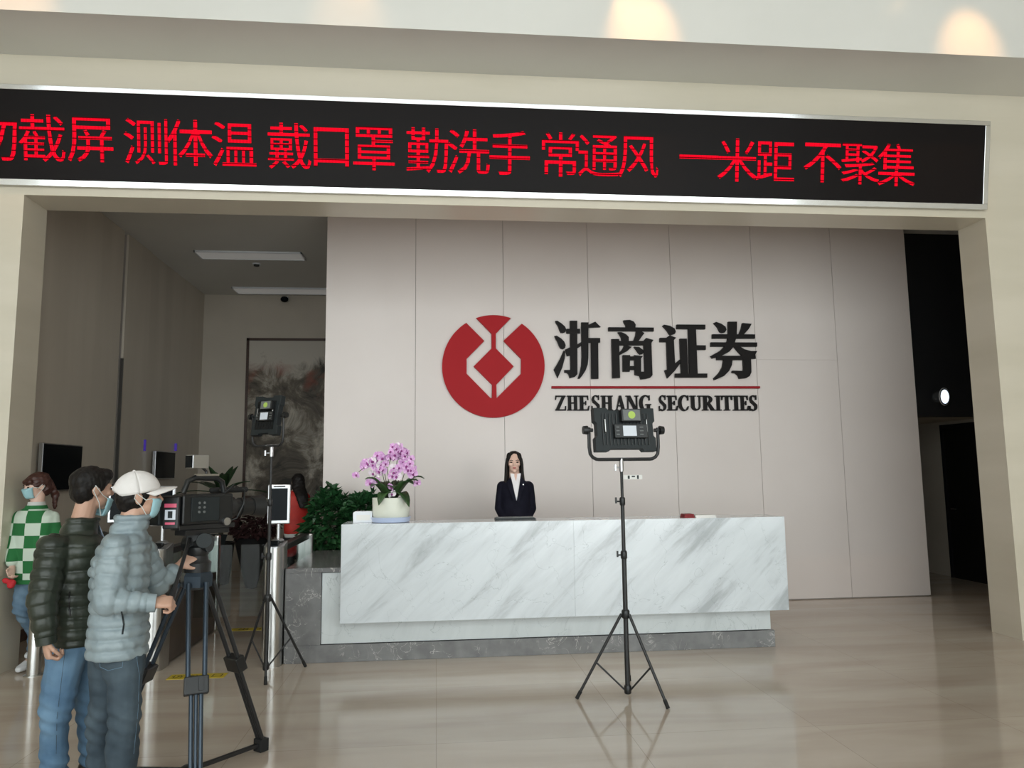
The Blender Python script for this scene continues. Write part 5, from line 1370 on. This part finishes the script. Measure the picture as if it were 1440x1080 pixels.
# ---------------------------------------------------------------- woman in the checked jumper
Yw = 7.02
J = dict(face=(-0.22, -0.97), headface=V(-0.62, -0.78, -0.16), head=PY(46, 684, Yw), neck=PY(46, 713, Yw), chest=PY(44, 745, Yw), waist=PY(43, 780, Yw), pelvis=PY(43, 805, Yw),
  shR=PY(22, 729, Yw), elR=PY(14, 766, Yw-0.04), wrR=PY(12, 797, Yw-0.12), hdR=V(0.05, -0.35, -0.9), hnR=V(0.8, -0.4, 0), curlR=(0.7, 0.9, 0.6),
  shL=PY(69, 729, Yw), elL=PY(75, 768, Yw), wrL=PY(72, 800, Yw-0.05), hdL=V(-0.1, -0.3, -0.9), hnL=V(-0.8, -0.4, 0), curlL=(0.5, 0.6, 0.4),
  hipR=PY(31, 815, Yw), hipL=PY(54, 815, Yw), knR=PY(24, 858, Yw-0.10), knL=PY(47, 865, Yw+0.02), toeR=V(-0.15, -1, 0), toeL=V(-0.1, -1, 0))
J['ankR'] = V(J['knR'][0]+0.04, 7.22, 0.17); J['ankL'] = V(-3.50, 7.10, 0.085)
for k_ in list(J):
    if k_[:2] in ('he', 'ne', 'ch', 'wa', 'pe', 'sh', 'el', 'wr', 'hi', 'kn', 'an') and k_ != 'headface': J[k_] = J[k_]+V(0.03, 0, 0)
t = person('woman in green and white checked jumper with face mask walking past the turnstile', J, 'skin_pale', 'checker_knit', 'jeans_pale', 'shoe_white',
  dict(cut='knit', female=True, build=0.86, vox=0.0075, gw=0.92, arm=(0.068, 0.062, 0.050), seed=21, gname='jumper', gdrop=0.06, hand=0.9, legw=0.9, hs=0.95))
c, hf = J['head'], unit(J['headface']); U = V(0, 0, 1); r_ = unit(np.cross(hf, U)); U = np.cross(r_, hf)
hm = MB()
hm.ell(c-hf*0.022+U*0.036, r_, hf, U, 0.086, 0.100, 0.088); hm.ell(c+hf*0.062+U*0.048, r_, hf, U, 0.066, 0.032, 0.036); hm.ell(c-hf*0.06-U*0.03, r_, hf, U, 0.07, 0.06, 0.07)
hm.cap(c-hf*0.095+U*0.02, c-hf*0.15-U*0.10, 0.040, 0.032); hm.cap(c-hf*0.15-U*0.10, c-hf*0.13-U*0.22, 0.032, 0.014)
raw('hair', blob('hair', hm, 0.007, 2, lambda co: wobble(co, 90, 0.004, 6)), 'hair_brown', t)
mask(t, c, hf, U, 0.95, 0.0)
n_ = J['neck']
obj('neckband', MB().loft([(n_-V(0, 0, 0.015), V(1, 0, 0), V(0, 1, 0), 0.088, 0.092), (n_+V(0, 0, 0.015), V(1, 0, 0), V(0, 1, 0), 0.076, 0.080)], 24), 'knit_green', t, smooth=True)
obj('roll_neck', MB().loft([(n_+V(0, 0, 0.0), V(1, 0, 0), V(0, 1, 0), 0.070, 0.074), (n_+V(0, 0, 0.045), V(1, 0, 0), V(0, 1, 0), 0.062, 0.066)], 24), 'cloth_white', t, smooth=True)
obj('hem_band', MB().loft([(J['pelvis']-V(0, 0, 0.085), V(1, 0, 0), V(0, 1, 0), 0.160, 0.118), (J['pelvis']-V(0, 0, 0.05), V(1, 0, 0), V(0, 1, 0), 0.167, 0.122)], 28), 'knit_green', t, smooth=True)
hp_ = J['wrR']+unit(J['hdR'])*0.10
mb = MB().ell(hp_+V(0.03, -0.03, -0.04), V(1, 0, 0), V(0, 1, 0), V(0, 0, 1), 0.032, 0.026, 0.036).ell(hp_+V(-0.015, -0.03, -0.015), V(1, 0, 0), V(0, 1, 0), V(0, 0, 1), 0.028, 0.022, 0.024)
o = raw('red_cloth', blob('red_cloth', mb, 0.008, 2, lambda co: wobble(co, 60, 0.006, 9)), 'red_cloth'); tag(settle(o), 'crumpled red cloth in the hand of the woman in checks', 'cloth')
# ---------------------------------------------------------------- receptionist
Yr = 7.82
J = dict(face=(-0.06, -1), headface=V(-0.08, -1, -0.03), head=PY(723, 650.5, Yr), neck=PY(723.5, 673, Yr), chest=PY(724, 692, Yr), waist=PY(724.5, 717, Yr), pelvis=PY(724.5, 735, Yr),
  shR=PY(706, 684, Yr), shL=PY(743, 684, Yr), elR=PY(702, 715, Yr+0.03), elL=PY(747, 715, Yr+0.03), wrR=PY(713, 741, Yr-0.13), wrL=PY(736, 741, Yr-0.13),
  hdR=V(0.85, -0.35, -0.4), hnR=V(0.2, 0.9, -0.2), hdL=V(-0.85, -0.4, -0.4), hnL=V(-0.2, 0.9, -0.2))
fx = J['pelvis'][0]
for s_, dx in (('R', -0.085), ('L', 0.085)):
    J['hip'+s_] = J['pelvis']+V(dx, 0, -0.07); J['kn'+s_] = V(fx+dx*0.95, Yr-0.02, 0.62); J['ank'+s_] = V(fx+dx*0.9, Yr, 0.16+0.085)
t = person('long-haired woman in navy suit and white shirt standing behind the desk', J, 'skin_pale', 'suit_navy', 'suit_navy', 'shoe_black',
  dict(female=True, build=0.82, vox=0.0055, gw=0.86, arm=(0.057, 0.050, 0.040), seed=31, gname='suit_jacket', gdrop=0.10, hand=0.9, legw=0.85, lips=True, hs=0.97, gwid=(0.19, 0.19, 0.165, 0.185, 0.180, 0.12, 0.075), ground=0.16))
c, hf = J['head'], unit(J['headface']); U = V(0, 0, 1); r_ = unit(np.cross(hf, U)); U = np.cross(r_, hf)
hm = MB()
hm.ell(c-hf*0.027+U*0.037, r_, hf, U, 0.082, 0.094, 0.086)
for sg in (-1, 1):
    hm.ell(c+r_*sg*0.054+hf*0.026+U*0.052, r_, hf, U, 0.026, 0.040, 0.052)
    L = [(c+r_*sg*0.070+hf*0.018+U*0.045, 0.016, 0.036), (c+r_*sg*0.080+hf*0.004-U*0.02, 0.016, 0.045), (c+r_*sg*0.082+hf*0.0-U*0.10, 0.019, 0.052), (c+r_*sg*0.084+hf*0.028-U*0.20, 0.024, 0.060), (c+r_*sg*0.088+hf*0.062-U*(0.30 if sg > 0 else 0.25), 0.020, 0.028), (c+r_*sg*0.090+hf*0.068-U*(0.36 if sg > 0 else 0.30), 0.008, 0.012)]
    hm.loft([(p, r_, hf, a, b) for p, a, b in L], 16, 2.0)
hm.loft([(c-hf*0.05+U*0.05, r_, hf, 0.072, 0.055), (c-hf*0.06-U*0.06, r_, hf, 0.084, 0.045), (c-hf*0.06-U*0.17, r_, hf, 0.092, 0.040), (c-hf*0.09-U*0.32, r_, hf, 0.095, 0.022), (c-hf*0.09-U*0.36, r_, hf, 0.080, 0.010)], 24, 2.2)
raw('hair', blob('hair', hm, 0.0055, 2, lambda co: wobble(co*V(1, 1, 0.15), 120, 0.002, 6)), 'hair_black', t)
# white shirt in the V of the jacket, with lapels
n_ = J['neck']; ch = J['chest']; ft = lambda z, off=0.0: V(0, -(0.128 if z < ch[2]+0.03 else 0.128-0.45*(z-ch[2]-0.03))-off, 0)
ZV = PY(724, 703, Yr)[2]; zt_ = n_[2]+0.035
def front(x, z, off=0.0):
    q = np.clip((z-ZV)/(zt_-ZV), 0, 1); y = Yr-(0.150-0.062*q**2.6)-off
    return V(n_[0]+0.002+x, y, z)
rows = []
for j in range(9):
    q = j/8; z = ZV+(zt_-ZV)*q; w = 0.004+0.048*q
    rows.append([front(w*a, z, 0.004*(1-abs(a))) for a in (-1, -0.5, 0, 0.5, 1)])
o = obj('shirt', MB().grid(rows), 'shirt_white', t, smooth=True, fix=False); md = o.modifiers.new('thick', 'SOLIDIFY'); md.thickness = 0.004
obj('throat', MB().prism([front(-0.017, zt_+0.004, 0.008), front(0.017, zt_+0.004, 0.008), front(0.0, zt_-0.062, 0.008)], (0, 0.004, 0)), 'skin_pale', t)
for sg in (-1, 1):
    obj('shirt_collar', MB().prism([front(sg*0.014, zt_+0.012, 0.010), front(sg*0.055, zt_+0.020, 0.004), front(sg*0.044, zt_-0.035, 0.010), front(sg*0.016, zt_-0.070, 0.012)], (0, 0.005, 0)), 'shirt_white', t)
    obj('lapel', MB().prism([front(0, ZV-0.012, 0.010), front(sg*0.055, zt_-0.015, 0.012), front(sg*0.095, zt_-0.070, 0.008), front(sg*0.088, zt_-0.098, 0.010), front(sg*0.028, ZV-0.010, 0.010)], (0, 0.006, 0)), 'suit_navy', t)
obj('lapel_pin', MB().cyl(front(0.072, zt_-0.095, 0.012), front(0.072, zt_-0.095, 0.017), 0.006, n=10), 'zip_metal', t)
# ---------------------------------------------------------------- person in the red jacket
Yp = 10.0
J = dict(face=(-0.35, 0.94), headface=V(-0.3, 0.94, -0.25), head=PY(419, 679, Yp), neck=PY(417, 690, Yp), chest=PY(417, 708, Yp), waist=PY(417, 732, Yp), pelvis=PY(417, 746, Yp),
  shR=PY(429, 699, Yp), shL=PY(405, 699, Yp), elR=PY(432, 724, Yp+0.05), elL=PY(402, 724, Yp+0.05), wrR=PY(429, 742, Yp+0.1), wrL=PY(407, 746, Yp+0.02), hdR=V(0, 0.4, -0.9), hnR=V(-0.9, 0.3, 0), hdL=V(0, 0.1, -1), hnL=V(0.9, 0.2, 0))
fx = J['pelvis'][0]
for s_, dx in (('R', 0.085), ('L', -0.085)):
    J['hip'+s_] = J['pelvis']+V(dx, 0, -0.07); J['kn'+s_] = V(fx+dx, Yp+0.02, 0.48); J['ank'+s_] = V(fx+dx, Yp, 0.085)
t = person('person in red jacket with striped sleeve and long black hair seen from behind', J, 'skin_pale', 'jacket_red', 'cloth_black', 'shoe_black',
  dict(female=True, build=0.84, vox=0.009, gw=0.86, arm=(0.062, 0.055, 0.045), seed=41, gdrop=0.04, hand=0.9, hs=0.95))
c, hf = J['head'], unit(J['headface']); U = V(0, 0, 1); r_ = unit(np.cross(hf, U)); U = np.cross(r_, hf)
hm = MB()
hm.ell(c-hf*0.02+U*0.03, r_, hf, U, 0.085, 0.098, 0.088)
hm.loft([(c-hf*0.04+U*0.04, r_, hf, 0.075, 0.06), (c-hf*0.06-U*0.08, r_, hf, 0.085, 0.05), (c-hf*0.12-U*0.20+r_*0.03, r_, hf, 0.08, 0.035), (c-hf*0.13-U*0.36+r_*0.05, r_, hf, 0.05, 0.02)], 24, 2.2)
raw('hair', blob('hair', hm, 0.008, 2, lambda co: wobble(co, 80, 0.003, 6)), 'hair_black', t)
for q, m_ in ((0.55, 'cloth_white'), (0.80, 'cloth_black'), (1.05, 'cloth_white')):
    d = J['elR']-J['shR']; p = J['shR']+d*q if q < 1 else J['elR']+(J['wrR']-J['elR'])*0.15
    obj('sleeve_stripe', MB().cyl(p, p+unit(d)*0.05, 0.072, 0.070, 20), m_, t, smooth=True)
obj('jacket_hem', MB().loft([(J['pelvis']-V(0, 0, 0.08), V(1, 0, 0), V(0, 1, 0), 0.150, 0.115), (J['pelvis']-V(0, 0, 0.035), V(1, 0, 0), V(0, 1, 0), 0.155, 0.12)], 28), 'cloth_white', t, smooth=True)
bp0 = J['wrL']+V(0.0, -0.02, -0.09)
t = thing('shoulder_bag', 'round red bag hanging from the hand of the person in red', 'bag', bp0+V(0, -0.02, -0.25))
obj('pouch', MB().ell(bp0+V(0, -0.02, -0.14), V(1, 0, 0), V(0, 1, 0), V(0, 0, 1), 0.12, 0.06, 0.11), 'red_cloth', t, smooth=True)
obj('strap', MB().tube([bp0+V(-0.09, -0.02, -0.08), bp0+V(-0.04, -0.01, 0.0), bp0+V(0.0, 0.0, 0.012), bp0+V(0.04, -0.01, 0.0), bp0+V(0.09, -0.02, -0.08)], 0.008, 6), 'red_cloth', t, smooth=True)

# ---------------------------------------------------------------- stitched details on the clothes, laid on the cloth itself
from mathutils.bvhtree import BVHTree
def cloth_line(person_label, part, pix, rad, mat, name):
    """thin seam or zip following the surface of a garment"""
    root = next(o for o in bpy.data.objects if o.get('label', '').startswith(person_label))
    g = next(o for o in root.children if o.name.split('.')[0] == part)
    loc = Vector(root.location)
    bv = BVHTree.FromPolygons([v.co+loc for v in g.data.vertices], [tuple(p.vertices) for p in g.data.polygons])
    pts = []
    for i in range(len(pix)-1):
        for q in np.linspace(0, 1, 7)[(1 if i else 0):]:
            x = pix[i][0]+(pix[i+1][0]-pix[i][0])*q; y = pix[i][1]+(pix[i+1][1]-pix[i][1])*q
            h = bv.ray_cast(Vector(CAM), Vector(ray(x, y)).normalized())
            if h[0] is not None: pts.append(np.array(h[0]+h[1]*rad*0.4))
    if len(pts) > 2: obj(name, MB().tube(pts, rad, 6), mat, g, smooth=True)
cm, gm = 'man in grey-blue puffer', 'man in dark green puffer'
cloth_line(cm, 'jacket', [(171, 860), (174, 878), (172, 892)], 0.004, 'charcoal_plastic', 'pocket_zip')
cloth_line(cm, 'trousers', [(139, 918), (141, 938), (152, 943), (172, 938), (174, 920)], 0.0013, 'jeans_pale', 'pocket_seam')
cloth_line(cm, 'trousers', [(190, 912), (196, 950), (194, 1000), (188, 1060)], 0.0011, 'jeans_pale', 'leg_seam')
cloth_line(gm, 'jacket', [(98, 832), (97, 850), (99, 866)], 0.004, 'black_plastic', 'pocket_zip')
cloth_line(gm, 'trousers', [(92, 912), (86, 960), (80, 1010), (79, 1060)], 0.0011, 'jeans_dark', 'leg_seam')
